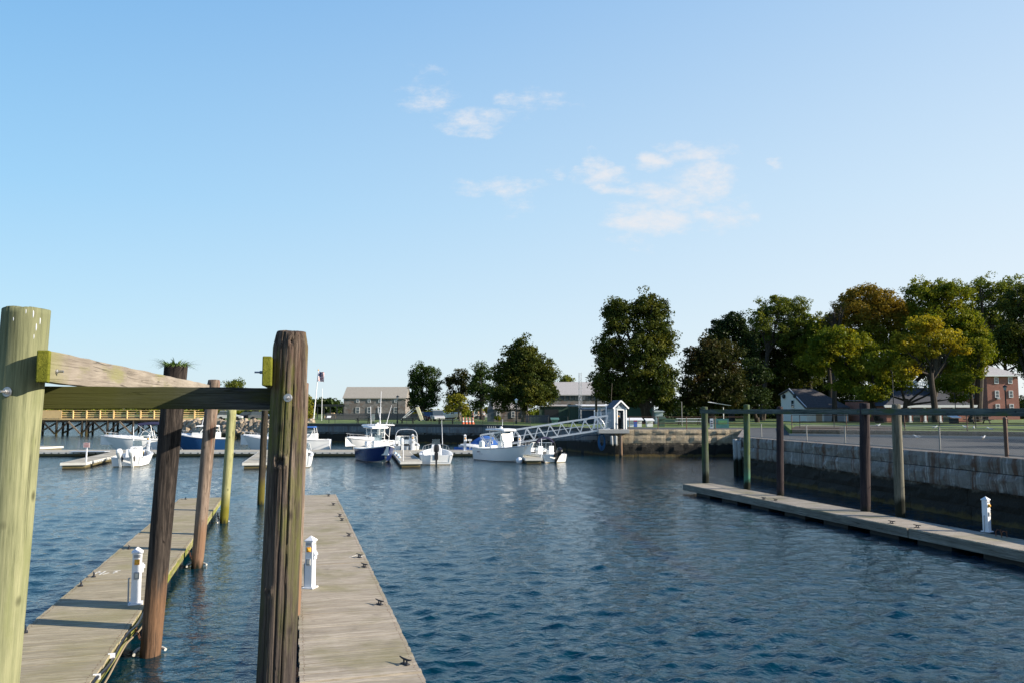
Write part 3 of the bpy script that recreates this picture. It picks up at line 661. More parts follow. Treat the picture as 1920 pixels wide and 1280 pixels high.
M['path'] = plain('pale_gravel_path', (.26,.24,.21), .9, 0, .2, 2)
ZW = 2.28
A1 = (X(1153,67,ZW), 67.0); A2 = (X(1392,67,ZW), 67.0); A3 = (X(1382,47.6,ZW), 47.6); A4 = (X(1920,25.4,ZW), 25.4)
dq = Vector((A4[0]-A3[0], A4[1]-A3[1])); A5 = (A3[0]+dq.x*2.15, A3[1]+dq.y*2.15)
B0 = (X(575,99,ZW), 99.0); B1 = (X(905,92,ZW), 92.0); B2 = (X(1060,77,ZW), 77.0)
land = [(X(322,215,2),215), (X(330,119,2),119), (X(440,112,2),112), (X(572,106,2),106), B0, B1, B2, A1, A2, A3, A4, A5, (300,A5[1]), (2500,900), (2500,2600), (-900,2600), (-900,430), (X(-300,330,2),330), (X(200,300,2),300)]
gi = [(x,y+1.2) if i < 4 else (x+.2,y+.3) if 4 <= i <= 7 else (x+.32,y+.3) if i == 8 else (x+.32,y+.3) if i in (9,10,11) else (x,y) for i,(x,y) in enumerate(land)]
sheet('ground', gi, ZW-.02, M['grass'], 'grassy shore land behind the harbour walls')
sheet('shore_core', gi, ZW-.03, M['joint'], 'dark earth under the shore', skirt=-4)
# far left shore, low
sheet('far_shore', [(-900,330),(-250,330),(-120,300),(-100,520),(-900,700)], 1.0, M['grass'], 'low wooded shore beyond the timber pier', skirt=-3)
i_ = .55
road = [(A1[0]+.3,67.5),(A2[0]+i_,67.5),(A3[0]+i_,47.9+.3),(A4[0]+i_,A4[1]),(A5[0]+i_,A5[1]),(90,A5[1]),(90,33),(X(1960,44.5,ZW),44.5),(X(1500,51,ZW)+1,51.2),(X(1492,68,ZW)+.5,68.5),(X(1470,74,ZW),74),(X(1450,75,ZW),75),(X(1160,76,ZW),76)]
sheet('quay_road', road, ZW-.012, M['asph'], 'worn grey asphalt quay')
sheet('shore_path', [(X(300,116,2.3),116),(X(440,113,2.3),113.5),(X(572,108,2.3),108),(X(572,118,2.3),118),(X(440,124,2.3),124),(X(300,127,2.3),127)], ZW-.008, M['path'], 'pale path above the rocks')
ZL = 2.62
R0 = (X(1486,50.5,ZW), 50.5); R1 = (X(1960,44.0,ZW), 44.0)
lawn = [R0, R1, (90,31), (300,31), (300,84), (X(1475,84,ZL),84), (X(1475,68,ZL),68)]
sheet('upper_lawn', [(a, b+.35) for a, b in lawn], ZL, M['grass'], 'raised sunlit lawn beyond the quay', skirt=ZW-.1)
sheet('shade_bed', [(R0[0]+.2,R0[1]+.9),(X(1690,48.5,ZL),48.9),(X(1690,62,ZL),62),(X(1492,64,ZL),64)], ZL+.004, plain('shade_mulch_brown', (.045,.03,.022), .95, 0, .5, 2), 'dark brown strip standing in for shade and brown planting on the raised lawn')  # brown sheet stands in for tree shade on the lawn, plus brownish planting
# sunken footpath strip on the lawn
sheet('walkway', [(X(1500,66,ZL),66),(X(1990,64,ZL),64),(X(1990,65.5,ZL),65.5),(X(1500,68,ZL),68)], ZL+.006, M['path'], 'pale footpath across the lawn')

# ------------------------------------------------------------------ granite walls
def granite(name, tone, lit, streak=.5):
    t = NT(name); n = t.noise(t.co(), 3.0, 7, .65); isl = t.island(); fine = t.noise(t.co(), 34, 4, .7)
    c = t.ramp(n, [(.33, tuple(x*.7 for x in tone)), (.6, tone), (.75, lit)]); c = t.mix(t.mapr(isl,0,1,0,.45), c, tuple(x*.6 for x in tone)); c = t.mix(t.mapr(fine,.5,.7,0,.35), c, tuple(x*.45 for x in tone))
    st = t.noise(t.co((2.6,2.6,.12)), 1.0, 5, .6); c = t.mix(t.math('MULTIPLY', t.mapr(st,.49,.62), streak), c, (.10,.045,.02))
    st2 = t.noise(t.co((3.4,3.4,.15)), 1.7, 5, .6); c = t.mix(t.math('MULTIPLY', t.mapr(st2,.56,.66), streak*.8), c, (.42,.41,.38))
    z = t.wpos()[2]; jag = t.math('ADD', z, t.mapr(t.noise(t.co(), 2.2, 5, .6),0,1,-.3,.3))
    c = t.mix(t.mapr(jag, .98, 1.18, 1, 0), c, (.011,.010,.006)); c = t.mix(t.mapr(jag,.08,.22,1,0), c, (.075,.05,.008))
    t.inp('Base Color', c); t.inp('Roughness', .85); t.bump(t.noise(t.co(), 9, 6, .65), .9, .06); return t.m
M['granite'] = granite('grey_granite_blocks', (.235,.22,.195), (.40,.375,.33), .9)
M['graniteW'] = granite('warm_granite_blocks', (.44,.36,.24), (.62,.53,.38), .2)
M['graniteC'] = granite('concrete_seawall', (.17,.19,.20), (.28,.30,.31), .35)
def rough_block(mb, a, b, z0, z1, th, r, amp=.05, nseg=5):
    """one quarried block between plan points a and b, front face bulging"""
    d = (b-a); L_ = d.length; d = d/L_; nrm = Vector((d.y,-d.x)); nx = max(2, int(L_/.35)); nz = 3; vs = []; s_ = r.uniform(0,99)
    for i in range(nx+1):
        for j in range(nz+1):
            u = i/nx; v = j/nz; edge = min(1, 4*min(u*L_, (1-u)*L_, v*(z1-z0), (1-v)*(z1-z0))/.5)
            o = edge*(amp*.7+amp*1.3*MN.noise(Vector((u*L_*1.7+s_, v*2.2, s_))))
            p = a+d*(u*L_)+nrm*o; vs.append((p.x,p.y,z0+(z1-z0)*v))
    n0 = len(vs); fs = [(i*(nz+1)+j,(i+1)*(nz+1)+j,(i+1)*(nz+1)+j+1,i*(nz+1)+j+1) for i in range(nx) for j in range(nz)]
    top = [i*(nz+1)+nz for i in range(nx+1)]; bot = [i*(nz+1) for i in range(nx+1)]
    for k, p in enumerate((a-nrm*th, b-nrm*th)): vs.append((p.x,p.y,z1)); vs.append((p.x,p.y,z0))
    fs.append(tuple(top+[n0+2,n0])); fs.append(tuple(reversed(bot+[n0+3,n0+1])))
    fs.append(tuple([0+j for j in range(nz+1)]+[n0,n0+1])[::-1]); fs.append(tuple([nx*(nz+1)+j for j in range(nz+1)]+[n0+2,n0+3]))
    mb.add(vs, fs)
def stone_wall(label, pts, courses, mats, lens, amp=.05, th=.5, seed=1, cat='wall', backing=True, jw=.025):
    """courses: (z0,z1,setback); front is to the right-hand side when walking from first to last reversed (towards the water)"""
    p0 = Vector(pts[0]); rt = thing('quay_wall', label, cat, (p0.x,p0.y,0)); r = random.Random(seed); cur = [MB() for _ in mats]
    for a, b in zip(pts[:-1], pts[1:]):
        a = Vector(a)-p0; b = Vector(b)-p0; d = (b-a).normalized(); nrm = Vector((d.y,-d.x)); L_ = (b-a).length
        for ci, (z0, z1, sb, mi) in enumerate(courses):
            s = 0
            while s < L_-.05:
                l = r.uniform(*lens); e = min(L_, s+l)
                if L_-e < lens[0]*.4: e = L_
                rough_block(cur[mi], a+d*(s+jw/2)-nrm*sb, a+d*(e-jw/2)-nrm*sb, z0+jw/2, z1-jw/2, th-sb, r, amp*(1 if mi < 2 else .6)); s = e
        if backing:
            q = MB(); q.add([(a.x-nrm.x*.12,a.y-nrm.y*.12,-2),(b.x-nrm.x*.12,b.y-nrm.y*.12,-2),(b.x-nrm.x*.12,b.y-nrm.y*.12,ZW-.04),(a.x-nrm.x*.12,a.y-nrm.y*.12,ZW-.04),
              (a.x-nrm.x*.45,a.y-nrm.y*.45,-2),(b.x-nrm.x*.45,b.y-nrm.y*.45,-2),(b.x-nrm.x*.45,b.y-nrm.y*.45,ZW-.04),(a.x-nrm.x*.45,a.y-nrm.y*.45,ZW-.04)], [(0,1,2,3),(7,6,5,4),(3,2,6,7),(0,4,5,1),(0,3,7,4),(1,5,6,2)])
            q.build('wall_core', M['joint'], rt)
    for mb, (nm, mm) in zip(cur, mats): 
        if mb.v: mb.build(nm, mm, rt)
    return rt
# near quay wall (walking towards the camera: water on the right-hand = west side)
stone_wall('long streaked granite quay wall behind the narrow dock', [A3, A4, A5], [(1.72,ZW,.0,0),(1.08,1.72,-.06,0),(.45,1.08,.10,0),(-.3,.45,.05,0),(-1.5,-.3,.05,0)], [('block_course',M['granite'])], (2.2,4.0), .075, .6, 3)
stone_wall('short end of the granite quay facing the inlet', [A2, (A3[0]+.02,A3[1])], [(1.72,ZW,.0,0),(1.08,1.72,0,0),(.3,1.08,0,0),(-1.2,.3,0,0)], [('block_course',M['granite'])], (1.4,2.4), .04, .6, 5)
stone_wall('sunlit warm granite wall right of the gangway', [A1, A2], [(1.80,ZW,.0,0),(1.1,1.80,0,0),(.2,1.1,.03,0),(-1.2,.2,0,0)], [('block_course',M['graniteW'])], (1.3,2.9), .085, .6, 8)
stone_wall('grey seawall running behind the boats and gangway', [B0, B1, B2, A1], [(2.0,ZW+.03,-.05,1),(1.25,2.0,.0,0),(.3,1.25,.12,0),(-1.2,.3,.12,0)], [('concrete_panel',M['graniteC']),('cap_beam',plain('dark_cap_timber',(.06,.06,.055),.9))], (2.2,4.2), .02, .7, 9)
# weathered low rubble wall at the lawn edge
stone_wall('low rubble retaining wall at the edge of the raised lawn', [(R0[0],R0[1]+.1), R1, (90,30.8)], [(2.46,2.66,0,0),(2.26,2.46,-.03,0)], [('rubble',granite('brown_rubble_stone',(.25,.20,.14),(.4,.33,.24),.1))], (.35,.8), .06, .34, 12, backing=False)
mb = MB(); mb.bar((X(1480,49.6,ZW),49.6,ZW+.06),(X(1960,42.9,ZW),42.9,ZW+.06),.16,.14); o = mb.build('kerb', plain('granite_kerb',(.3,.3,.29),.85)); tag(o, 'straight granite kerb in front of the rubble wall', 'kerb')

# seaweed fringe on the warm wall, fenders and hoses at the gangway landing
def fender_pile(x, y, z0, z1, r, m_, lab, name='fender_pile', wet=True):
    mb = pile_mesh((0,0,0),(random.uniform(-.05,.05),0,z1-z0), r*1.05, r, seg=18, rings=12, rough=.04, seed=int(x*7)%50)
    o = mb.build(name, m_, None, smooth='all', loc=(x,y,z0)); tag(o, lab, 'fender pile', 'pale capped fender piles'); return o
M['pileP'] = wood('pale_fender_pile', (.18,.18,.17), (.34,.35,.34), (.5,.5,.48), sc=8, bump=.5, wet=[(1.05,.1,ALG)])
for i, px in enumerate((1379,1386.5)):
    fender_pile(X(px,47.0,1.5), 47.0-.1*i, -.8, 2.15-.12*i, .13, M['pileP'], ['pale fender pile at the outer corner of the granite quay','second pale fender pile right beside the corner one'][i])
fender_pile(X(1393,47.6,1.5), 47.4, -.8, 2.2, .17, M['pileK'], 'thick black fender pile at the quay corner')
for i, px in enumerate((1147,1154,1163.5)):
    fender_pile(X(px,66.6,1.5), 66.4, -.8 if i==2 else .9, [1.75,1.75,2.3][i], [.14,.14,.13][i], M['pileP'] if i < 2 else M['pileD'], ['left pale fender hanging under the gangway landing','right pale fender hanging under the gangway landing','brown post at the left end of the warm granite wall'][i])

# ------------------------------------------------------------------ riprap at the left
mb = MB(); r = random.Random(11)
for i in range(560):
    px = r.uniform(330,585); t = r.random(); Yb = 104.5+(585-px)/255*9; Yc = Yb+t*3.2; z = -.3+min(1,t*1.35)*2.45; s_ = r.uniform(.35,.95)
    x = X(px, Yc, z); M3 = Euler((r.uniform(0,6),r.uniform(0,6),r.uniform(0,6))).to_matrix(); vs = []
    q = MB(); q.ball((0,0,0), s_*.7, (1.25,.9,.75), 7, 4)
    for v in q.v:
        v = Vector(v); v = v*(1+.35*MN.noise(v*1.3+Vector((i,0,0)))); v = M3 @ v; vs.append((v.x+x, v.y+Yc, v.z+z))
    mb.add(vs, q.f)
t = NT('riprap_stone'); z = t.wpos()[2]; c = t.mix(t.island(), (.26,.20,.13), (.42,.35,.26)); c = t.mix(t.mapr(t.noise(t.co(),3,5,.6),.4,.7,0,.5), c, (.16,.13,.10)); c = t.mix(t.mapr(z,.55,1.0,1,0), c, (.05,.038,.008)); t.inp('Base Color', c); t.inp('Roughness', .9); t.bump(t.noise(t.co(),6,5,.6), .8, .1)
o = mb.build('riprap', t.m); tag(o, 'heaped tan boulders on the shore with weedy bases', 'boulders', kind='stuff')

# ------------------------------------------------------------------ railings and fences
def railing(label, pts, z, h, sp, mat, rails=(1.0,.5), r=.025, pr=.035, name='railing', base=None, group=None):
    p0 = Vector((*pts[0], z)); rt = thing(name, label, 'fence', p0, 0, group); 
    for a, b in zip(pts[:-1], pts[1:]):
        a = Vector((*a, z))-p0; b = Vector((*b, z))-p0; L_ = (b-a).length; n = max(1, round(L_/sp))
        for i in range(n+1):
            c = a.lerp(b, i/n); mb = MB(); mb.tube([(0,0,0),(0,0,h+.03)], pr, 6); mb.build('post', mat, rt, loc=c)
        for f in rails:
            mb = MB(); mb.tube([a+Vector((0,0,h*f)), b+Vector((0,0,h*f))], r, 6); mb.build('rail', mat, rt)
    return rt
M['rail'] = plain('dark_iron_railing', (.025,.03,.03), .6, .3); M['railB'] = plain('brown_rusted_railing', (.11,.065,.045), .7, .3); M['railG'] = plain('grey_galvanised_railing', (.25,.25,.24), .55, .5)
railing('thin dark railing along the grey seawall in front of the lawn', [(B0[0]+.5,B0[1]+.7),(B1[0],B1[1]+.7),(B2[0]+.3,B2[1]+.8)], ZW, 1.0, 3.4, M['rail'], (1.0,.5), .018, .03)
railing('brown pipe railing on the warm granite wall right of the booth', [(X(1180,67.6,2.3),67.6),(X(1395,67.6,2.3),67.6)], ZW, 1.05, 2.2, M['railB'], (1.0,.5), .025, .035)
def onwall(px, off=.35):
    """point on the near wall top seen at column px"""
    a = Vector(A3); b = Vector(A4); d = (b-a).normalized(); n = Vector((d.y,-d.x)); lo, hi = -5., 60.
    for _ in range(50):
        m_ = (lo+hi)/2; q = a+d*m_-n*off
        if X_to_px(q.x, q.y, ZW) < px: lo = m_
        else: hi = m_
    return a+d*lo-n*off
def X_to_px(x, y, z): return 960+F*x/(y*cos(PT)+(z-CZ)*sin(PT))
fence = thing('chain_link_fence', 'rusty chain-link fence on top of the long granite quay wall', 'fence', (*onwall(1410), ZW)); fo = fence.location.copy()
fpx = [(1428,.028,.8,'railG'),(1513,.028,.85,'railG'),(1585,.03,.85,'railG'),(1763,.03,.95,'railG'),(1888,.065,1.24,'railB')]
for (px, rr, h, mm) in fpx:
    q = onwall(px); mb = MB(); mb.tube([(0,0,0),(0,0,h)], rr, 8); 
    if rr > .05: mb.ball((0,0,h+.03), .07, (1,1,1), 8, 6)
    mb.build('post', M[mm], fence, loc=Vector((q.x,q.y,ZW))-fo, smooth=True)
q = onwall(1990); mb = MB(); mb.tube([(0,0,0),(0,0,.95)], .03, 8); mb.build('post', M['railG'], fence, loc=Vector((q.x,q.y,ZW))-fo)
mb = MB(); qa = onwall(1407); qb = onwall(1990); mb.tube([(qa.x-fo.x,qa.y-fo.y,.05),(qb.x-fo.x,qb.y-fo.y,.05)], .018, 6); mb.build('bottom_cable', M['railG'], fence)
mb = MB(); mb.tube([(qa.x-fo.x,qa.y-fo.y,.82),(qb.x-fo.x,qb.y-fo.y,.95)], .012, 6); mb.build('top_wire', M['railG'], fence)
mb = MB(); qa = onwall(1575); L_ = (qb-qa).length; d = (qb-qa)/L_; k = 0; s = -.85
while s < L_:
    for sg in (0,1):
        p = [s, s+.85]; zz = [.06,.9] if sg == 0 else [.9,.06]
        if p[0] < 0: fr = -p[0]/.85; p[0] = 0; zz[0] = zz[0]+(zz[1]-zz[0])*fr
        if p[1] > L_: fr = (p[1]-L_)/.85; p[1] = L_; zz[1] = zz[1]-(zz[1]-zz[0])*fr
        if p[1]-p[0] > .02:
            a = qa+d*p[0]; b = qa+d*p[1]; mb.bar((a.x-fo.x,a.y-fo.y,zz[0]),(b.x-fo.x,b.y-fo.y,zz[1]),.0035,.0035)
    s += .075
mb.build('wire_mesh', M['railG'], fence)
railing('dark pipe railing along the low rubble wall of the lawn', [(R0[0]+.3,R0[1]+.9),(R1[0],R1[1]+.9),(60,36)], ZL, .95, 3.0, M['railB'], (1.0,.5,.12), .022, .03)
railing('grey pipe railing across the middle of the raised lawn', [(X(1500,58,ZL),58),(X(1830,56,ZL),56)], ZL, .9, 2.5, M['rail'], (1.0,.5), .02, .03)

# ------------------------------------------------------------------ timber pier at the far left
def timber_pier():
    Y0 = 126.; zt = Z(783.5,Y0); rt = thing('timber_pier', 'long timber pier on braced piles with sunlit yellow railings', 'pier', (X(180,Y0),Y0,0)); ro = rt.location
    xa, xb = X(-420,Y0)-ro.x, X(372,Y0)-ro.x
    mt = wood('tarred_pier_timber',(.012,.010,.008),(.035,.03,.024),(.075,.065,.05), sc=3, bump=.3, wet=[(.6,.3,(.05,.04,.012))]); ml = plain('new_yellow_pine',(.72,.50,.22),.8,0,.18,2); mk = wood('pale_old_brace',(.10,.07,.045),(.22,.17,.12),(.34,.28,.20), sc=3)  # mk: paler brown timber for some of the braces
    mb = MB(); mb.box((xa+xb)/2,1.7,zt-.12,xb-xa,3.4,.24); mb.build('deck', ml, rt)
    mb = MB(); mb.box((xa+xb)/2,.25,zt-.42,xb-xa,.3,.34); mb.build('stringer', mt, rt)
    x = xa; i = 0
    while x < xb-.5:
        pw_ = MB(); pw_.tube([(x,0.2,-1.5),(x,0.2,zt-.25)], .19, 8); pw_.build('pile', mt, rt)
        for yy in (1.6,3.0):
            q = MB(); q.tube([(x+.25,yy,-1.5),(x+.25,yy,zt-.25)], .18, 8); q.build('pile', mt, rt)
        if i % 3 == 0:
            q = MB(); q.tube([(x+.75,.2,-1.5),(x+.7,.2,zt-.25)], .19, 8); q.build('pile', mt, rt)
        if x+4 < xb:
            q = MB(); q.bar((x,-.02,.25),(x+2.0,-.02,zt-.5),.09,.26); q.build('brace', mt, rt); q = MB(); q.bar((x+4,-.06,.25),(x+2.0,-.06,zt-.5),.09,.26); q.build('brace', mk if i % 2 else mt, rt)
            q = MB(); q.bar((x+.2,1.4,.2),(x+3.8,1.4,zt-.5),.09,.26); q.build('brace', mk if i % 2 == 0 else mt, rt)
        x += 4.1; i += 1
    n = int((xb-xa)/2.17)
    for k in range(n+1):
        q = MB(); q.box(xa+k*2.17, .05, zt+.60, .16,.16,1.36); q.build('post', ml, rt)
    for zz, hh in ((1.3,.07),(.95,.16),(.62,.16),(.28,.16)):
        q = MB(); q.box((xa+xb)/2,.16,zt+zz,xb-xa,.06 if zz < 1.2 else .22,hh); q.build('rail', ml, rt)
    for zz in (.95,.62,.28):
        q = MB(); q.box((xa+xb)/2,3.2,zt+zz,xb-xa,.05,.14); q.build('rail', ml, rt)
    q = MB(); q.box(X(98,Y0)-ro.x, -.05, zt+.64, 3.2, .05, 1.2); q.build('rail_panel', ml, rt)
timber_pier()
# ------------------------------------------------------------------ floats of the far marina
def conc_float(label, a, b, w, name='marina_float', group='pale marina floats', end=True):
    """a, b = centre points of the two ends (world XY)"""
    a = Vector((a[0],a[1],0)); b = Vector((b[0],b[1],0)); rz, L_ = dock_axis(a, b); rt = thing(name, label, 'dock', a, rz, group); H = .42
    mb = MB(); mb.box(0,L_/2,H-.02,w,L_,.04); mb.build('deck', M['fdeck'], rt)
    mb = MB(); 
    for sx in (-1,1): mb.box(sx*(w/2+.03),L_/2,H-.09,.06,L_+.12,.17)
    for yy in (-.03,L_+.03): mb.box(0,yy,H-.09,w,.06,.168)
    mb.build('rub_rail', M['ffascia'], rt)
    mb = MB(); mb.box(0,L_/2,-.08,w-.1,L_-.1,.62); mb.build('float', M['fside'], rt)
    mb = MB(); k = 1.0
    while k < L_:
        for sx in (-1,1): mb.box(sx*(w/2+.061),k,H-.12,.012,.13,.07)
        k += .62
    o = mb.build('bolt_pocket', M['black'], rt); o['kind'] = 'stuff'
    return rt
YM = 68.3
conc_float('long main float of the marina running across behind the boats', (X(60,YM),YM), (X(1000,YM),YM), 3.2)
conc_float('finger float on the left with a sign post at its tip', (X(142.5,52.4),52.4), (X(232,66.6),66.6), 1.45)
conc_float('finger float half hidden behind the brown split pile', (X(481,52.4),52.4), (X(505,66.6),66.6), 1.5)
conc_float('short finger float between the navy boat and the black outboard boat', (X(772,53.6),53.6), (X(752,66.6),66.6), 1.35)
conc_float('short weathered finger float beside the boat with the tilted outboard', (X(1001,57.4),57.4), (X(975,66.6),66.6), 1.15)
conc_float('pale float end pointing right at the far left edge', (X(100,76),76), (X(-90,79.5),79.5), 2.6)
# dock ramp plates
mb = MB(); mb.box(X(175,66.5),66.2,.46,3.0,.9,.05); o = mb.build('dock_box_lid', plain('pale_blue_grey_lid',(.38,.42,.47),.5)); tag(o, 'pale blue-grey plate lying on the main float above the left finger', 'plate')
def small_ped(px, Y, lab, rz=0.1):
    c = copy_tree(ped0); c.location = (X(px,Y,.9), Y, .42); c.rotation_euler.z = rz; c.scale = (1.35,1.35,1.45); c['label'] = lab; return c
small_ped(872,68,'white power pedestal left of the blue tarp'); small_ped(973.5,66.2,'white power pedestal between the white hardtop boat and the outboard runabout')
small_ped(774,69.2,'white power pedestal behind the sign pole of the middle finger float'); small_ped(278,66.9,'white power pedestal behind the twin-outboard boat on the left')
def sign_post(px, Y, z0, h, sw, sh, col, lab, lines=3):
    rt = thing('sign_post', lab, 'sign', (X(px,Y,z0),Y,z0)); mb = MB(); mb.box(0,0,h/2,.07,.07,h); mb.build('post', M['ped'], rt)
    mb = MB(); mb.box(0,-.055,h-sh/2,sw,.03,sh); s_ = mb.build('sign_board', plain('sign_face_%s' % lab.split()[0], col, .6), rt)
    mb = MB(); r = random.Random(len(lab))
    for i in range(lines): mb.box(0,-.073,h-sh*(i+.7)/(lines+.4),sw*r.uniform(.55,.8),.006,sh*.07)
    mb.build('text_line', M['red'] if lines == 3 else M['black'], s_); return rt
sign_post(161.5,52.9,.42,1.3,.42,.33,(.62,.45,.42),'pale pink notice on a white pole at the left finger tip')
sign_post(881,68.2,.42,1.0,.34,.16,(.6,.62,.62),'small white notice beside the pedestal left of the tarp',0)
mb = MB(); mb.tube([(0,0,0),(0,0,1.15)], .03, 6); o = mb.build('mooring_pole', M['ped'], None, loc=(X(757,54),54,.42)); tag(o, 'thin white pole at the tip of the middle finger float', 'pole')
mb = MB(); mb.tube([(0,0,0),(0,0,1.4)], .03, 6); o = mb.build('mooring_pole', M['ped'], None, loc=(X(1015,57.8),57.8,.42)); tag(o, 'thin white pole beside the tilted black outboard', 'pole')

# ------------------------------------------------------------------ boats
def hull_pts(L, B, Fb, n=16, flare=.3, sheer=.4, rake=.16):
    st = []
    for i in range(n+1):
        t = i/n; bow = max(0, (t-.38)/.62)
        bs = B/2*(1-bow**2.5)*(.93+.07*min(1,t/.25)); zs = Fb*(.92+sheer*t**2.2)
        bc = bs*(.88-flare*bow)*(1-bow**4); zc = .03+.24*Fb*bow**2.6; zk = -.28+(zs+.25)*bow**9
        zk = min(zk, zs-.01); zc = min(max(zc, zk+.001*(1-bow)), zs-.005)
        st.append(dict(t=t, sx=L*t, cx=L*t*(1-rake*bow*.6), kx=L*t*(1-rake*bow), bs=bs, zs=zs, bc=bc, zc=zc, zk=zk))
    return st
def outboard(rt, x, y, col='black', tilt=0.0, z=.55, s=1.0, name='outboard_motor'):
    m_ = M['black'] if col == 'black' else M['white']; A_ = Matrix.Translation((x,y,z)) @ Matrix.Rotation(tilt,4,'Y')
    def T(vs): return [A_ @ Vector(v) for v in vs]
    mb = MB(); prof = [(.17,.13,.42,.0),(.24,.17,.5,.05),(.26,.18,.7,.04),(.22,.16,.86,.02),(.12,.10,.92,.0)]; rings = []
    for (lx, ly, zz, ox) in prof: rings.append(T([((cos(a)*lx*(1 if abs(cos(a))<.9 else .95)+ox-.18)*s, (sin(a))*ly*s, zz*s) for a in [2*pi*k/12 for k in range(12)]]))
    mb.loft(rings); o = mb.build(name, m_, rt, smooth=True)
    mb = MB(); mb.loft([T([(-.10*s,-.07*s,.42*s),(-.30*s,-.07*s,.42*s),(-.30*s,.07*s,.42*s),(-.10*s,.07*s,.42*s)]), T([(-.12*s,-.05*s,-.5*s),(-.30*s,-.05*s,-.5*s),(-.30*s,.05*s,-.5*s),(-.12*s,.05*s,-.5*s)]), T([(-.14*s,-.02*s,-.85*s),(-.28*s,-.02*s,-.85*s),(-.28*s,.02*s,-.85*s),(-.14*s,.02*s,-.85*s)])])
    mb.build('leg', m_, o); mb = MB()
    mb.loft([T([(x_*s,sin(a)*r_*s,(-.58+cos(a)*r_)*s) for a in [2*pi*k/8 for k in range(8)]]) for (x_, r_) in ((.02,.02),(-.06,.06),(-.3,.07),(-.42,.03))]); mb.build('gearcase', m_, o, smooth=True)
    mb = MB()
    for k in range(3):
        a = 2*pi*k/3; mb.add(T([(-.43*s,0,-.58*s),(-.40*s,(cos(a-.4)*.19)*s,(-.58+sin(a-.4)*.19)*s),(-.47*s,(cos(a+.4)*.19)*s,(-.58+sin(a+.4)*.19)*s)]), [(0,1,2)])
    mb.build('propeller', M['steel'], o)
    mb = MB(); mb.loft([T([(-.02*s,-.12*s,.38*s),(.10*s,-.12*s,.38*s),(.10*s,.12*s,.38*s),(-.02*s,.12*s,.38*s)]),T([(-.02*s,-.12*s,-.05*s),(.06*s,-.12*s,-.05*s),(.06*s,.12*s,-.05*s),(-.02*s,.12*s,-.05*s)])]); mb.build('bracket', M['black'], o)
    return o
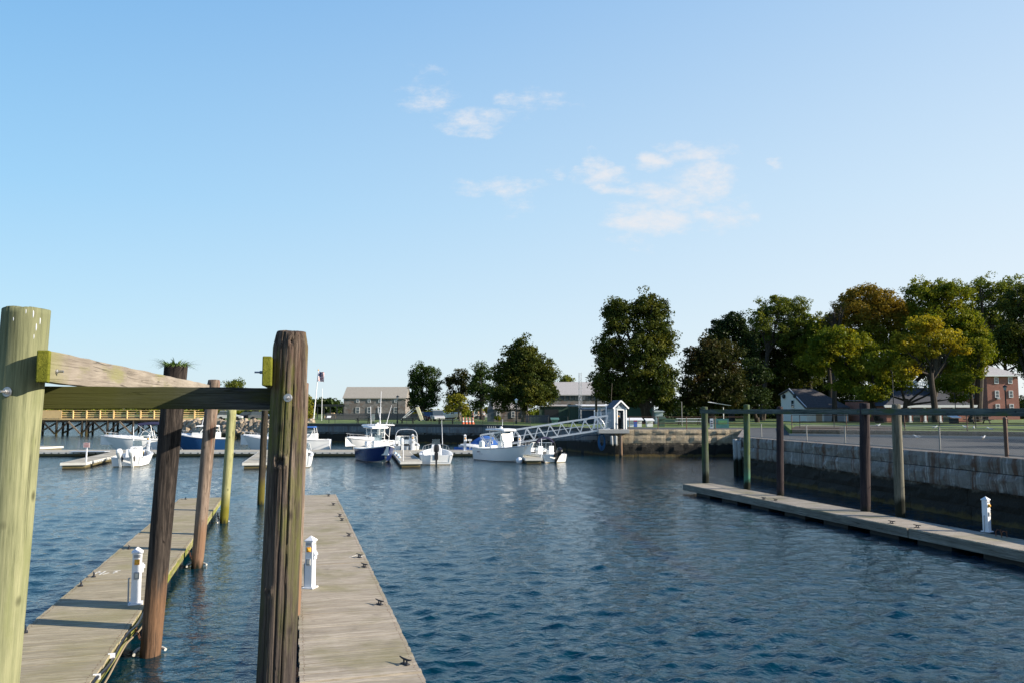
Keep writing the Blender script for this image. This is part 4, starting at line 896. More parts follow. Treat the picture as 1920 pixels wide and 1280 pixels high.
def boat(label, px, Y, heading, L=6.5, B=2.4, Fb=.75, hull='white', kind='cc', top=None, motor='black', nm=1, tilt=0.0, antenna=(), rails=True, center=.5, cat='boat', canvas='navyc', bottom='foul', name='motor_boat', text=None):
    hd = RAD(heading); cx, cy = X(px,Y,.5), Y; loc = (cx-cos(hd)*L*center, cy-sin(hd)*L*center, 0)
    rt = thing(name, label, cat, loc, hd, 'small motor boats moored in the marina'); S = hull_pts(L,B,Fb); n = len(S)
    mb = MB(); vs = []; fs = []
    for s in S: vs += [(s['cx'],-s['bc'],s['zc']),((s['cx']+s['sx'])/2,-(s['bc']*.38+s['bs']*.62),(s['zc']+s['zs'])/2),(s['sx'],-s['bs'],s['zs']),(s['sx'],s['bs'],s['zs']),((s['cx']+s['sx'])/2,s['bc']*.38+s['bs']*.62,(s['zc']+s['zs'])/2),(s['cx'],s['bc'],s['zc'])]
    for i in range(n-1):
        a = i*6; b = a+6
        for k in (0,1,3,4): fs.append((a+k,a+k+1,b+k+1,b+k))
    fs.append((0,1,2,3,4,5)); mb.add(vs, fs); hl = mb.build('hull', M[hull], rt, smooth=True)
    mb = MB(); vs = []; fs = []
    for s in S: vs += [(s['cx'],-s['bc'],s['zc']),(s['kx'],0,s['zk']),(s['cx'],s['bc'],s['zc'])]
    for i in range(n-1):
        a = i*3; fs += [(a,a+1,a+4,a+3),(a+1,a+2,a+5,a+4)]
    fs.append((0,2,1)); mb.add(vs, fs); mb.build('bottom', M['white'] if bottom == 'white' else M[bottom], rt, smooth=True)
    # rub rail and gunwale, liner
    mb = MB(); tcut = {'cc':2.0,'cuddy':.50,'cabin':.42}[kind]; fz = .18; vs = []; fs = []
    for s in S:
        gi = max(0, s['bs']-.17); zf = fz+(.42*Fb if s['t'] > .72 else 0); wf = s['bc']+(s['bs']-s['bc'])*min(1, max(0, (zf-s['zc'])/max(.05, s['zs']-s['zc'])))-.09; wf = max(0, min(gi-.03, wf)); vs += [(s['sx'],-s['bs']-.015,s['zs']-.0),(s['sx'],-s['bs'],s['zs']+.035),(s['sx']-.02,-gi,s['zs']+.035),(s['sx']-.03,-wf,zf),
                 (s['sx']-.03,wf,zf),(s['sx']-.02,gi,s['zs']+.035),(s['sx'],s['bs'],s['zs']+.035),(s['sx'],s['bs']+.015,s['zs'])]
    for i in range(n-1):
        a = i*8; b = a+8
        for k in range(7):
            fs.append((a+k,a+k+1,b+k+1,b+k))
    mb.add(vs, fs); s0 = S[0]; mb.box(.12,0,s0['zs']-.02,.22,B*.9*.97,.10); mb.box(.14,0,.35,.04,B*.8,.4); mb.build('deck_liner', M['white'], rt, smooth=True)
    mb = MB()
    for sg in (-1,1): mb.tube([(s['sx'],sg*(s['bs']+.012),s['zs']-.02) for s in S[:-1]], .022, 5)
    mb.build('rub_rail', M['grey'] if hull != 'navy' else M['cream'], rt)
    zg = lambda t: Fb*(.92+.4*t**2.2)
    if kind in ('cuddy','cabin'):
        mb = MB(); rings = []; ts = [tcut, .55,.65,.75,.85,.95]; ts = sorted(set([tcut]+[q for q in ts if q > tcut]))
        for t in ts:
            bow = max(0,(t-.38)/.62); bs = B/2*(1-bow**2.5); z = zg(t)+.04; h = .26*(1-t)**.5*(1.3 if kind == 'cuddy' else 1.0); w_ = bs*.96
            rings.append([(L*t,-w_,z),(L*t,-w_*.72,z+h),(L*t,-w_*.3,z+h*1.25),(L*t,w_*.3,z+h*1.25),(L*t,w_*.72,z+h),(L*t,w_,z)])
        mb.loft(rings); mb.build('foredeck', M['white'], rt, smooth=True)
        mb = MB(); z = zg(tcut)+.25
        for y0, y1 in ((-.36,-.02),(.02,.36)): pass
        for sg in (-1,1): mb.box(L*(tcut+.16), sg*B*.31, zg(tcut+.16)+.14, .32,.05,.09)
        mb.build('port_light', M['shield'], rt)
    if kind == 'cc':
        c0_, c1_ = L*.40, L*.52; w = .36; h = Fb+.62; mb = MB()
        mb.loft([[(c0_,-w,fz),(c1_+.12,-w,fz),(c1_+.12,w,fz),(c0_,w,fz)],[(c0_,-w,h-.25),(c1_+.12,-w,h-.35),(c1_+.12,w,h-.35),(c0_,w,h-.25)],[(c0_+.05,-w*.9,h-.05),(c1_,-w*.9,h),(c1_,w*.9,h),(c0_+.05,w*.9,h-.05)]]); con = mb.build('console', M['white'], rt, bevel=.03)
        mb = MB(); mb.loft([[(c1_+.03,-w*.88,h),(c1_+.06,-w*.88,h),(c1_+.06,w*.88,h),(c1_+.03,w*.88,h)],[(c1_-.1,-w*.8,h+.4),(c1_-.07,-w*.8,h+.4),(c1_-.07,w*.8,h+.4),(c1_-.1,w*.8,h+.4)]]); mb.build('windshield', M['shield'], con)
        mb = MB(); mb.box(L*.27,0,.45,.5,.8,.55); mb.box(L*.27-.2,0,.9,.08,.8,.45); mb.build('helm_seat', M['white'] , rt, bevel=.04)
        mb = MB(); mb.tube([(c0_-.03,cos(a)*.17,h-.25+sin(a)*.17) for a in [2*pi*k/12 for k in range(12)]], .015, 5, closed=True); mb.build('steering_wheel', M['black'], con)
        tx0, tx1, tw = L*.24, L*.55, .62
    else:
        tx0, tx1, tw = L*.24, L*.54, B*.40; z = zg(tcut)+.30; mb = MB(); xx = L*tcut
        seg = [(xx-.55,-B*.43),(xx+.12,-B*.36),(xx+.42,-B*.14),(xx+.42,B*.14),(xx+.12,B*.36),(xx-.55,B*.43)]
        rings = [[(x,y,z-.25 if 0 else z) for x,y in seg],[(x-.28,y*.86,z+.45) for x,y in seg]]; mb.loft(rings, cap=False, closed=False); ws = mb.build('windshield', M['shield'], rt)
        mb = MB()
        for (x,y) in seg: mb.bar((x,y,z-.05),(x-.28,y*.86,z+.45),.035,.035)
        for r_ in rings:
            for p_, q_ in zip(r_[:-1], r_[1:]): mb.bar(p_, q_, .035, .035)
        mb.build('windshield_frame', M['white'], ws)
        for sg in (-1,1):
            mb = MB(); mb.box(L*.30, sg*B*.22, .62, .5,.42,.5); mb.box(L*.30-.22, sg*B*.22, .95, .09,.42,.42); mb.build('seat', M['white'], rt, bevel=.04)
    zr = Fb+(1.55 if top != 'hardtop' else 1.35)
    if top == 'ttop' or top == 'hardtop':
        mb = MB(); 
        for sg in (-1,1):
            for (xb, xt) in ((tx0+.25,tx0+.15),(tx1-.15,tx1-.35)): mb.tube([(xb,sg*tw*.72,fz+.3),(xt,sg*tw*.85,zr)], .03, 6)
            mb.tube([(tx0+.2,sg*tw*.8,fz+1.2),(tx1-.3,sg*tw*.8,zr-.1)], .022, 5)
        mb.tube([(tx0+.15,-tw*.85,zr-.03),(tx0+.15,tw*.85,zr-.03)], .025, 5)
        fr = mb.build('top_frame', M['alu'] if top == 'ttop' and hull != 'navy' else M['white'], rt)
        mb = MB(); w2 = tw*1.25; rings = []
        for (x, w_, dz) in ((tx0-.25,.8,.0),(tx0-.1,1,.03),((tx0+tx1)/2,1.03,.07),(tx1-.05,1,.04),(tx1+.2,.78,-.01)):
            rings.append([(x,-w2*w_,zr+dz),(x,-w2*w_*.9,zr+dz+.09),(x,w2*w_*.9,zr+dz+.09),(x,w2*w_,zr+dz),(x,w2*w_*.95,zr+dz-.02),(x,-w2*w_*.95,zr+dz-.02)])
        mb.loft(rings); mb.build('roof', M['white'], rt, smooth=True)
        mb = MB()
        for k in range(5): mb.tube([(tx0-.22,(-.4+.2*k)*tw*1.6,zr+.0),(tx0-.34,(-.4+.2*k)*tw*1.6,zr+.30)], .022, 5)
        mb.build('rod_holder', M['steel'], rt); mb = MB(); mb.ball(((tx0+tx1)/2,0,zr+.22), .13, (1,1,.7), 10, 6); mb.build('radar_dome', M['white'], rt, smooth=True)
        if top == 'hardtop':
            mb = MB(); mb.loft([[(tx1-.02,-tw*.8,Fb+.55),(tx1-.02,tw*.8,Fb+.55)],[(tx1-.25,-tw*.88,zr-.03),(tx1-.25,tw*.88,zr-.03)]], cap=False, closed=False)
            for sg in (-1,1): mb.add([(tx1-.02,sg*tw*.82,Fb+.55),(tx0+.9,sg*tw*.84,Fb+.55),(tx0+.7,sg*tw*.88,zr-.03),(tx1-.25,sg*tw*.88,zr-.03)], [(0,1,2,3)])
            mb.build('side_window', M['shield'], rt)
    elif top == 'cabin':
        x0, x1, w = L*.22, L*.60, B*.40; z0 = Fb*.8; mb = MB()
        mb.loft([[(x0,-w,z0),(x1+.3,-w,z0),(x1+.3,w,z0),(x0,w,z0)],[(x0,-w,z0+.75),(x1+.15,-w*.95,z0+.75),(x1+.15,w*.95,z0+.75),(x0,w,z0+.75)]]); mb.build('cabin_side', M['white'], rt, bevel=.05)
        mb = MB(); mb.loft([[(x0+.5,-w*.97,z0+.75),(x1+.12,-w*.92,z0+.75),(x1+.12,w*.92,z0+.75),(x0+.5,w*.97,z0+.75)],[(x0+.5,-w*.86,z0+1.3),(x1-.38,-w*.8,z0+1.3),(x1-.38,w*.8,z0+1.3),(x0+.5,w*.86,z0+1.3)]]); mb.build('cabin_window', M['shield'], rt)
        mb = MB(); mb.loft([[(x0+.1,-w*.98,z0+1.3),(x1-.1,-w*.9,z0+1.3),(x1-.1,w*.9,z0+1.3),(x0+.1,w*.98,z0+1.3)],[(x0+.2,-w*.9,z0+1.42),(x1-.3,-w*.8,z0+1.42),(x1-.3,w*.8,z0+1.42),(x0+.2,w*.9,z0+1.42)]]); mb.build('roof', M['vinyl'] if canvas == 'vinyl' else M['white'], rt, bevel=.02)
        for sg in (-1,1):
            mb = MB(); mb.bar((x0+.1,sg*w*.97,z0+.75),(x0+.2,sg*w*.94,z0+1.3),.06,.06); mb.bar((x0+1.4,sg*w*.97,z0+.75),(x0+1.0,sg*w*.93,z0+1.3),.07,.07); mb.build('cabin_pillar', M['white'], rt)
    elif top == 'bimini':
        mb = MB(); rings = []
        for k in range(9):
            u = k/8; x = tx0-.45+(tx1-tx0+.5)*u; rings.append([(x,-tw*1.05,zr-.28+.16*sin(pi*u)),(x,-tw*.7,zr-.02+.12*sin(pi*u)),(x,tw*.7,zr-.02+.12*sin(pi*u)),(x,tw*1.05,zr-.28+.16*sin(pi*u)),(x,tw*.68,zr-.06+.12*sin(pi*u)),(x,-tw*.68,zr-.06+.12*sin(pi*u))])
        mb.loft(rings); mb.build('bimini_top', M[canvas], rt, smooth=True); mb = MB()
        for sg in (-1,1):
            for (a_, b_) in ((tx0+.5,tx0-.4),(tx0+.5,tx1),(tx0+.8,(tx0+tx1)/2)): mb.tube([(a_,sg*B*.42,Fb+.05),(b_,sg*tw*1.04,zr-.2)], .018, 5)
        mb.build('bimini_frame', M['alu'], rt)
    elif top == 'arch' or top == 'folded':
        mb = MB(); xx = tx0+.2
        for dx_ in ((0,.35,.7) if top == 'arch' else (0,.12)):
            mb.tube([(xx,-B*.42,Fb)]+[(xx+dx_*(sin(a)), -(abs(cos(a))**.5)*(1 if cos(a) > 0 else -1)*B*.42, Fb+.25+(1.15 if top == 'arch' else .9)*abs(sin(a))**(.6 if top == 'arch' else 1)) for a in [pi*k/10 for k in range(11)]]+[(xx,B*.42,Fb)], .028, 6)
        mb.build('top_frame', M['alu'] if top == 'arch' else M['black'], rt)
        if top == 'folded':
            mb = MB(); mb.tube([(xx+.05,-cos(a)*B*.41,Fb+.27+.9*sin(a)) for a in [pi*k/10 for k in range(2,9)]], .09, 7); mb.build('folded_bimini', M['navyc'], rt, smooth=True)
    if rails:
        t0 = .60; mb = MB()
        for sg in (-1,1):
            pts = []
            for k in range(9):
                t = t0+(.985-t0)*k/8; bow = max(0,(t-.38)/.62); pts.append((L*t, sg*max(.03,B/2*(1-bow**2.5)-.09), zg(t)+.05+.34*min(1,k/1.5)))
            mb.tube(pts, .017, 5)
            for k in (1,3,5,7): p = pts[k]; mb.tube([(p[0],p[1],zg(p[0]/L)), p], .014, 5)
        mb.build('bow_rail', M['steel'], rt)
    for k in range(nm):
        yy = 0 if nm == 1 else (-.38+.76*k); outboard(rt, -.02, yy, motor, tilt, z=.42, s=1.12)
    for (ax, ay, az, hh, lean, rr) in antenna:
        mb = MB(); mb.tube([(L*ax,ay,az),(L*ax+lean*hh,ay+.04*hh,az+hh)], [rr, rr*.45], 6); mb.build('antenna', M['ped'], rt)
    mb = MB()
    for t, sg in ((.06,1),(.06,-1),(.9,1),(.9,-1)): bow = max(0,(t-.38)/.62); mb.tube([(L*t-.1,sg*(B/2*(1-bow**2.5)-.08),zg(t)+.08),(L*t+.1,sg*(B/2*(1-bow**2.5)-.08),zg(t)+.08)], .015, 5)
    mb.build('cleat', M['steel'], rt)
    return rt
b = boat('white open boat with two white tilted outboards at the left finger float', 238,54.6,104, 6.0,2.15,.66,'white','cc',None,'white',2,-.55,[(.55,.3,1.2,1.5,0,.045)],center=0)
boat('white bowrider with navy bimini behind the left finger float', 266,76,200, 7.2,2.7,1.15,'white','cuddy','bimini','white',1,0)
boat('cabin cruiser with a blue hull seen between the leaning piles', 378,75,187, 5.4,2.6,1.35,'blue','cabin','cabin','white',0,0,[(.5,.2,2.4,1.2,-.2,.03)],bottom='white')
boat('small white cuddy boat left of the brown split pile', 508,75,190, 5.6,2.3,1.2,'white','cuddy',None,'white',1,0)
boat('white fishing boat with a blue cabin top right of the brown split pile', 562,73.5,188, 5.6,2.5,1.25,'white','cabin','cabin','white',0,0,canvas='vinyl',rails=False)
boat('white boat mostly hidden behind the brown split pile', 556,53.6,103, 5.6,2.1,.8,'white','cuddy',None,'white',1,-.4,center=0)
b = boat('white hardtop fishing boat with outriggers behind the navy boat', 697,74,232, 6.4,2.5,1.1,'white','cuddy','hardtop','white',1,0,[(.42,.7,2.4,1.9,.28,.03),(.42,-.7,2.4,1.9,.1,.03),(.3,.5,2.4,2.0,-.32,.03)])
boat('navy-hulled centre console with white T-top and tall antenna', 708,60.4,-66, 6.4,2.35,.98,'navy','cc','ttop','white',1,0,[(.28,.5,2.5,2.9,-.05,.035)],bottom='white')
boat('white boat with a bare metal top frame and twin white outboards', 762,69.6,98, 5.4,2.35,.8,'white','cuddy','arch','white',2,0,center=0)
boat('white centre console with a single upright black outboard', 818,56.6,96, 6.0,2.45,.70,'white','cc',None,'black',1,0,[(.62,-.5,1.3,1.85,.06,.026)],center=0)
b = boat('white hardtop centre console by the foot of the gangway', 949,61.0,-52, 6.1,2.3,.98,'whiteB','cc','hardtop','white',1,0,[(.4,.1,2.7,.5,0,.02)],bottom='white')
boat('small white runabout with a big tilted black outboard', 1041,59.2,116, 5.6,2.15,.62,'white','cuddy','folded','black',1,-.75,center=0)
mb = MB(); r = random.Random(9)
for k in range(9): mb.box(.75+k*.13+(.14 if k > 5 else 0), -1.095, .66, .07, .012, r.choice((.09,.11,.12)))
for k in range(2): mb.box(1.2, -1.09, .50-.02*k, .5, .012, .012)
mb.build('hull_lettering', M['bluebox0'] if 'bluebox0' in M else M['navy'], b)
for i, (px, Y, z) in enumerate(((745.5,60.5,.35),(741,63,.35),(749,57.6,.32))):
    mb = MB(); mb.ball((0,0,0), .15, (1,1,1.7), 10, 8); mb.tube([(0,0,.22),(0,.05,.5)], .012, 5); o = mb.build('fender', plain('pale_blue_fender',(.35,.48,.58),.5), None, smooth=True, loc=(X(px,Y,z),Y,z)); tag(o, ['pale blue fender between the navy boat and its finger float, middle one','pale blue fender nearest the stern of the navy boat','pale blue fender nearest the bow of the navy boat'][i], 'fender')
# boat under a blue tarp
bt = boat('small boat covered with a bright blue tarp', 901,70.8,186, 4.0,1.9,.6,'white','cuddy',None,'white',0,0,rails=False)
mb = MB(); rings = []
for k in range(13):
    u = k/12; x = -.1+4.5*u; hh = .55+1.1*sin(pi*min(1,u*1.25+.05))**.9 if u < .8 else .62-.1*(u-.8)
    w_ = .98*(1-max(0,(u-.45)/.55)**2.2)+.03; rings.append([(x,-w_-.04,.38),(x,-w_*.8,.62+.02*(k%2)),(x,-w_*.3,hh-.1+.03*(k%2)),(x,0,hh+.0),(x,w_*.3,hh-.1),(x,w_*.8,.62),(x,w_+.04,.38)])
mb.loft(rings); mb.build('tarp', M['vinyl'], bt, smooth=True)
mb = MB(); mb.ball((0,0,0), .24, (1,1,1.1), 12, 9); o = mb.build('fender', M['ped'], None, smooth=True, loc=(X(973.5,57.9,.25),57.9,.2)); tag(o, 'white round fender floating right of the hardtop boat bow', 'fender')

# ------------------------------------------------------------------ gangway
def gangway():
    pa = Vector((X(1143,67.6,2.34),67.6,2.34)); pb = Vector((X(905,68.3,.66),68.3,.66)); d = pb-pa; L_ = d.length; d /= L_; side = Vector((0,1,0)); side = (side-d*side.dot(d)).normalized(); up = side.cross(d); up = up if up.z > 0 else -up
    rt = thing('gangway', 'long aluminium truss gangway sloping down from the booth to the floats', 'gangway', pa); W_ = 1.3; Hh = 1.12; n = 11; m_ = M['alu']
    for sg in (-.5,.5):
        o_ = side*sg*W_
        for hh, nm_ in ((0,'bottom_chord'),(Hh,'top_chord')):
            mb = MB(); mb.bar(o_+up*hh, o_+up*hh+d*L_, .10, .12); mb.build(nm_, m_, rt)
        mb = MB(); mb.bar(o_+up*.55+side*(-.03*sg), o_+up*.55+d*L_+side*(-.03*sg), .035, .035); mb.build('handrail', m_, rt)
        for k in range(n):
            a = d*(L_*k/n); b_ = d*(L_*(k+.5)/n); c_ = d*(L_*(k+1)/n)
            mb = MB(); mb.bar(o_+a+up*(Hh-.05), o_+b_+up*.05, .06,.06); mb.build('diagonal', m_, rt); mb = MB(); mb.bar(o_+b_+up*.05, o_+c_+up*(Hh-.05), .06,.06); mb.build('diagonal', m_, rt)
    mb = MB(); mb.bar(up*.03, up*.03+d*L_, W_-.12, .05); mb.build('walkway_deck', plain('grey_grating',(.22,.23,.24),.7,.2), rt)
    mb = MB()
    for k in range(2): mb.tube([d*(L_-.2)+side*(-.5+k)+up*-.15, d*(L_-.2)+side*(-.42+k)+up*-.15], .14, 12)
    mb.build('roller', M['black'], rt)
    for sg in (-.5,.5):     # curved gate hoop at the top
        mb = MB(); o_ = side*sg*W_+up*.1; mb.tube([o_+d*(1.3-.9*cos(a))+up*(.1+1.05*sin(a)) for a in [pi*k/9*.8 for k in range(10)]], .035, 6); mb.build('hoop', m_, rt)
    mb = MB(); r = random.Random(2); mb.tube([d*(L_*k/30)+side*(-.7)+up*(-.22-.16*abs(sin(k*.55))) for k in range(0,19)], .035, 6); mb.build('hose', plain('dark_blue_hose',(.015,.03,.05),.6), rt, smooth=True)
gangway()
# landing slab, coil of blue rope, white pipe under the gangway
mb = MB(); mb.box(0,0,0,2.6,1.4,.32); o = mb.build('landing_slab', plain('pale_concrete',(.36,.36,.34),.85), None, bevel=.02, loc=(X(1149,67,2.2),66.9,2.12)); tag(o, 'pale concrete landing under the door of the booth', 'landing')
mb = MB(); mb.bar((0,0,0),(X(1040,75,1.5)-X(1120,68.2,1.5),6.6,-.35),.1,.5); o = mb.build('concrete_ledge', M['graniteC'], None, loc=(X(1120,68.2,1.7),68.2,1.62)); tag(o, 'pale concrete ledge on the seawall under the gangway', 'ledge')
mb = MB(); r = random.Random(6)
for k in range(4): mb.tube([(cos(a)*(.2+.04*k), .05*k, .55*sin(a)*(1+.1*k)-.05*k) for a in [2*pi*q/14 for q in range(14)]], .03, 5, closed=True)
o = mb.build('rope_coil', plain('blue_rope',(.02,.12,.30),.8), None, smooth=True, loc=(X(1129,67.2,1.5),67.4,1.35)); tag(o, 'coil of blue rope hanging under the top of the gangway', 'rope')
# ------------------------------------------------------------------ trees
def leafmat(name, a, b, c=None, top=None, tr=.22):
    """a,b mix of leaf colours clump by clump; top = (z, colour) turning leaves high in the crown"""
    t = NT(name); n = t.noise(t.co(), .55, 4, .6); col = t.mix(t.mapr(n,.38,.62), a, b)
    if c: col = t.mix(t.mapr(t.noise(t.co(), .33, 3, .6), .54,.66,0,.85), col, c)
    if top: z = t.math('ADD', t.wpos()[2], t.mapr(t.noise(t.co(), .4, 4, .6),0,1,-4,4)); col = t.mix(t.mapr(z, top[0]-1, top[0]+1.5, 0, .8), col, top[1])
    col = t.mix(t.mapr(t.island(),0,1,0,.5), col, t.mix(.5, col, (0.0,0.0,0.0)))
    t.N.remove(t.b); d = t.N.new('ShaderNodeBsdfDiffuse'); tl = t.N.new('ShaderNodeBsdfTranslucent'); g = t.N.new('ShaderNodeBsdfGlossy'); g.inputs['Roughness'].default_value = .45; m1 = t.N.new('ShaderNodeMixShader'); m2 = t.N.new('ShaderNodeMixShader')
    t.L.new(col, d.inputs[0]); t.L.new(t.mix(1.0, col, (1.3,1.2,.5), 'MULTIPLY'), tl.inputs[0]); m1.inputs[0].default_value = tr; t.L.new(d.outputs[0], m1.inputs[1]); t.L.new(tl.outputs[0], m1.inputs[2])
    m2.inputs[0].default_value = .008; t.L.new(m1.outputs[0], m2.inputs[1]); t.L.new(g.outputs[0], m2.inputs[2]); t.L.new(m2.outputs[0], t.out.inputs[0]); return t.m
LM = {'dark': leafmat('dark_green_leaves', (.022,.045,.012), (.05,.08,.018)),
 'olive': leafmat('olive_green_leaves', (.032,.055,.013), (.085,.10,.018), (.13,.13,.02), tr=.28),
 'deep': leafmat('deep_shade_leaves', (.018,.034,.012), (.035,.055,.015)),
 'light': leafmat('light_green_leaves', (.085,.13,.025), (.18,.20,.035), tr=.4),
 'orange': leafmat('orange_turning_leaves', (.075,.11,.014), (.17,.17,.02), (.22,.15,.02), top=(17,(.22,.15,.022)), tr=.32),
 'maple': leafmat('green_maple_leaves', (.075,.12,.012), (.19,.21,.022), (.26,.24,.02), tr=.4),
 'yellow': leafmat('yellow_turning_leaves', (.20,.20,.02), (.36,.31,.03), (.38,.26,.02), tr=.4),
 'brown': leafmat('brownish_leaves', (.03,.045,.013), (.055,.055,.017), (.085,.05,.018)),
 'yg': leafmat('yellow_green_leaves', (.15,.17,.02), (.24,.22,.025), (.26,.18,.02))}
M['bark'] = wood('dark_bark', (.012,.010,.008), (.04,.033,.026), (.08,.068,.055), sc=3, bump=.8, knots=False)
M['barkL'] = wood('grey_brown_bark', (.05,.04,.03), (.12,.10,.075), (.2,.17,.13), sc=3, bump=.8, knots=False)
def leaves(centers, radii, per, size, g, flat=.7):
    n = len(centers)*per; ci = np.repeat(np.arange(len(centers)), per); d = g.normal(size=(n,3)); d /= np.linalg.norm(d,axis=1)[:,None]
    rr = radii[ci]*g.uniform(.15,1,n)**.45; p = centers[ci]+d*rr[:,None]*np.array([1,1,flat])
    nn = d*.55+g.normal(size=(n,3))*.6+np.array([0,0,.45]); nn /= np.linalg.norm(nn,axis=1)[:,None]
    a = np.cross(nn, g.normal(size=(n,3))); a /= np.linalg.norm(a,axis=1)[:,None]; b = np.cross(nn, a); s = size*g.uniform(.6,1.25,n)[:,None]
    V = np.stack([p-a*s*.62, p-b*s*.36+a*s*.05, p+a*s*.62, p+b*s*.36+a*s*.05], 1); V[:,2] += (-nn*s*.12); return V.reshape(-1,3)
def tree(label, Y, trunk, blobs, mat, dens=1.0, size=.30, rc=1.0, gz=2.26, bark='bark', group='broad-leaved trees on the shore', name='broadleaf_tree', limbs=7, seed=1, cat='tree', tw=.35, twigs=False):
    g = np.random.default_rng(seed); r = random.Random(seed); px0, base = trunk; root = Vector((X(px0,Y,gz),Y,gz)); rt = thing(name, label, cat, root, 0, group)
    k = Y/F; cs = []; rs = []; Bl = []
    for (px, py, rx, ry) in blobs:
        c = np.array([X(px,Y,Z(py,Y))-root.x, 0., Z(py,Y)-gz]); R_ = np.array([rx*k, max(rx,ry)*k*.9, ry*k]); c[1] = r.uniform(-.3,.3)*R_[1]; Bl.append((c,R_))
        vol = (R_[0]*R_[1]*R_[2])**(1/3); n = max(5, int(dens*11.5*(vol/rc)**2.2))
        d = g.normal(size=(n,3)); d /= np.linalg.norm(d,axis=1)[:,None]; q = np.where(g.random(n) < .72, g.uniform(.72,1.0,n), g.uniform(.2,.8,n))
        wob = 1+.15*np.sin(d[:,0]*5+seed)+.12*np.sin(d[:,2]*7+seed*2)+.10*np.sin(d[:,1]*9+seed)
        cs.append(c+d*R_*(q*wob)[:,None]*(1-.45*rc/np.maximum(R_,rc))); rs.append(g.uniform(.38,1.12,n)*rc)
    C_ = np.concatenate(cs); R_ = np.concatenate(rs); C_[:,2] = np.maximum(C_[:,2], .6)
    size *= .88; per = int(46*(rc/size/3.3)**1.6); V = leaves(C_, R_, per, size, g); Fc = np.arange(len(V)).reshape(-1,4)
    o = npmesh('crown', V, Fc, LM[mat], rt)
    mb = MB(); zc = min(c[2]-R[2]*.5 for c, R in Bl); zc = max(zc, (base and 0) or 1.0); topz = max(c[2]+R[2]*.55 for c, R in Bl); cx = sum(c[0] for c, R in Bl)/len(Bl)
    def wob(p, q, n, r0, r1, amp):
        pts = []; rad = []
        for i in range(n+1):
            t = i/n; v = p.lerp(q, t)+Vector((amp*sin(t*5+r.uniform(0,1)), amp*cos(t*4+r.uniform(0,1)), 0))*min(1,t*2); pts.append(v); rad.append(r0+(r1-r0)*t)
        mb.tube(pts, rad, 9); return pts
    mid = Vector((cx*.35,0,zc+.2)); tp = wob(Vector((0,0,-.3)), mid, 5, tw*1.25, tw*.85, .06)
    mb.lathe([(tw*1.9,-.3),(tw*1.45,.15),(tw*1.2,.7)], 0, 0, 10)
    for i in range(max(limbs, len(Bl))):
        c, R = Bl[i % len(Bl)]; tgt = Vector(c)+Vector((r.uniform(-.5,.5)*R[0], r.uniform(-.5,.5)*R[1], r.uniform(-.1,.7)*R[2])); s_ = tp[-1].lerp(tp[-3], r.random()*.6)
        pts = wob(s_, tgt, 6, tw*.55, tw*.10, .25)
        for q in range(3):
            a = pts[2+q+r.randint(0,1)]; b = a+Vector((r.uniform(-1,1)*R[0]*.6, r.uniform(-1,1)*R[1]*.5, r.uniform(.1,.7)*R[2])); wob(a, b, 3, tw*.2, tw*.04, .1)
    mb.build('trunk', M[bark], rt, smooth=True); return rt
tree('airy dark maple just right of the long stone building', 150, (793,782), [(795,700,32,24),(780,722,20,26),(814,726,18,24),(775,755,15,24),(800,752,26,22)], 'dark', .75, .34, 1.15, seed=3)
tree('second airy maple with a reddish top left of the round dark tree', 152, (862,782), [(862,705,18,17),(845,715,14,18),(872,722,14,22),(850,740,18,14)], 'brown', .75, .34, 1.1, seed=4)
tree('third dark maple touching the large round tree', 148, (903,782), [(905,697,24,24),(892,725,20,28),(915,735,22,26),(893,758,18,14)], 'dark', .8, .34, 1.15, seed=5)
tree('small yellow-green tree in front of the airy maples', 128, (862,784), [(856,750,20,16),(845,765,14,10),(870,764,11,10)], 'yg', 1.1, .26, .8, seed=6, tw=.16, bark='barkL')
tree('large round dense dark tree with olive sunlit edge', 112, (985,789), [(980,664,36,34),(955,700,38,36),(1012,700,38,40),(985,735,62,32),(1024,738,28,28),(942,745,26,24),(985,690,44,36)], 'olive', 1.35, .30, 1.1, seed=7, tw=.45, bark='barkL')
tree('tree top showing behind the roof of the right-hand stone building', 200, (1062,780), [(1062,712,17,12)], 'light', .9, .40, 1.2, seed=8, tw=.3)
tree('tall twin-topped dark tree behind the booth', 98, (1215,796), [(1158,594,36,46),(1216,590,42,48),(1236,640,30,42),(1148,660,38,50),(1205,670,48,55),(1135,715,36,36),(1185,735,60,36),(1240,715,28,50),(1250,750,24,26)], 'olive', 1.25, .29, 1.05, seed=9, tw=.6, limbs=10)
tree('dark brownish tree right of the tall twin-topped one', 104, (1335,796), [(1340,665,46,36),(1305,685,34,38),(1355,710,48,40),(1300,730,34,34),(1345,748,50,22)], 'brown', 1.1, .30, 1.05, seed=10, tw=.4)
tree('blackish dense tree rising behind the brownish tree', 128, (1372,796), [(1378,610,27,30),(1350,620,28,26),(1345,650,30,28),(1395,650,30,40)], 'deep', 1.2, .34, 1.15, seed=11, tw=.4)
tree('pale green loose-crowned tree behind the brownish one', 136, (1428,796), [(1455,576,34,30),(1492,584,32,34),(1470,625,42,36),(1520,612,28,32),(1425,600,26,30)], 'light', .7, .30, .95, seed=12, tw=.35)
tree('brown-tinged bushy tree above the white gabled house', 142, (1430,796), [(1425,640,34,40),(1440,690,48,42),(1400,720,36,34),(1455,735,40,26),(1480,668,34,40)], 'brown', 1.05, .30, 1.0, seed=13, tw=.4)
tree('broad green maple hanging low over the white house roof', 96, (1650,796), [(1560,645,50,34),(1535,675,40,30),(1595,690,44,34),(1610,650,42,30),(1585,722,34,14),(1635,738,34,18),(1650,700,30,26)], 'maple', .95, .28, .95, seed=14, tw=.34)
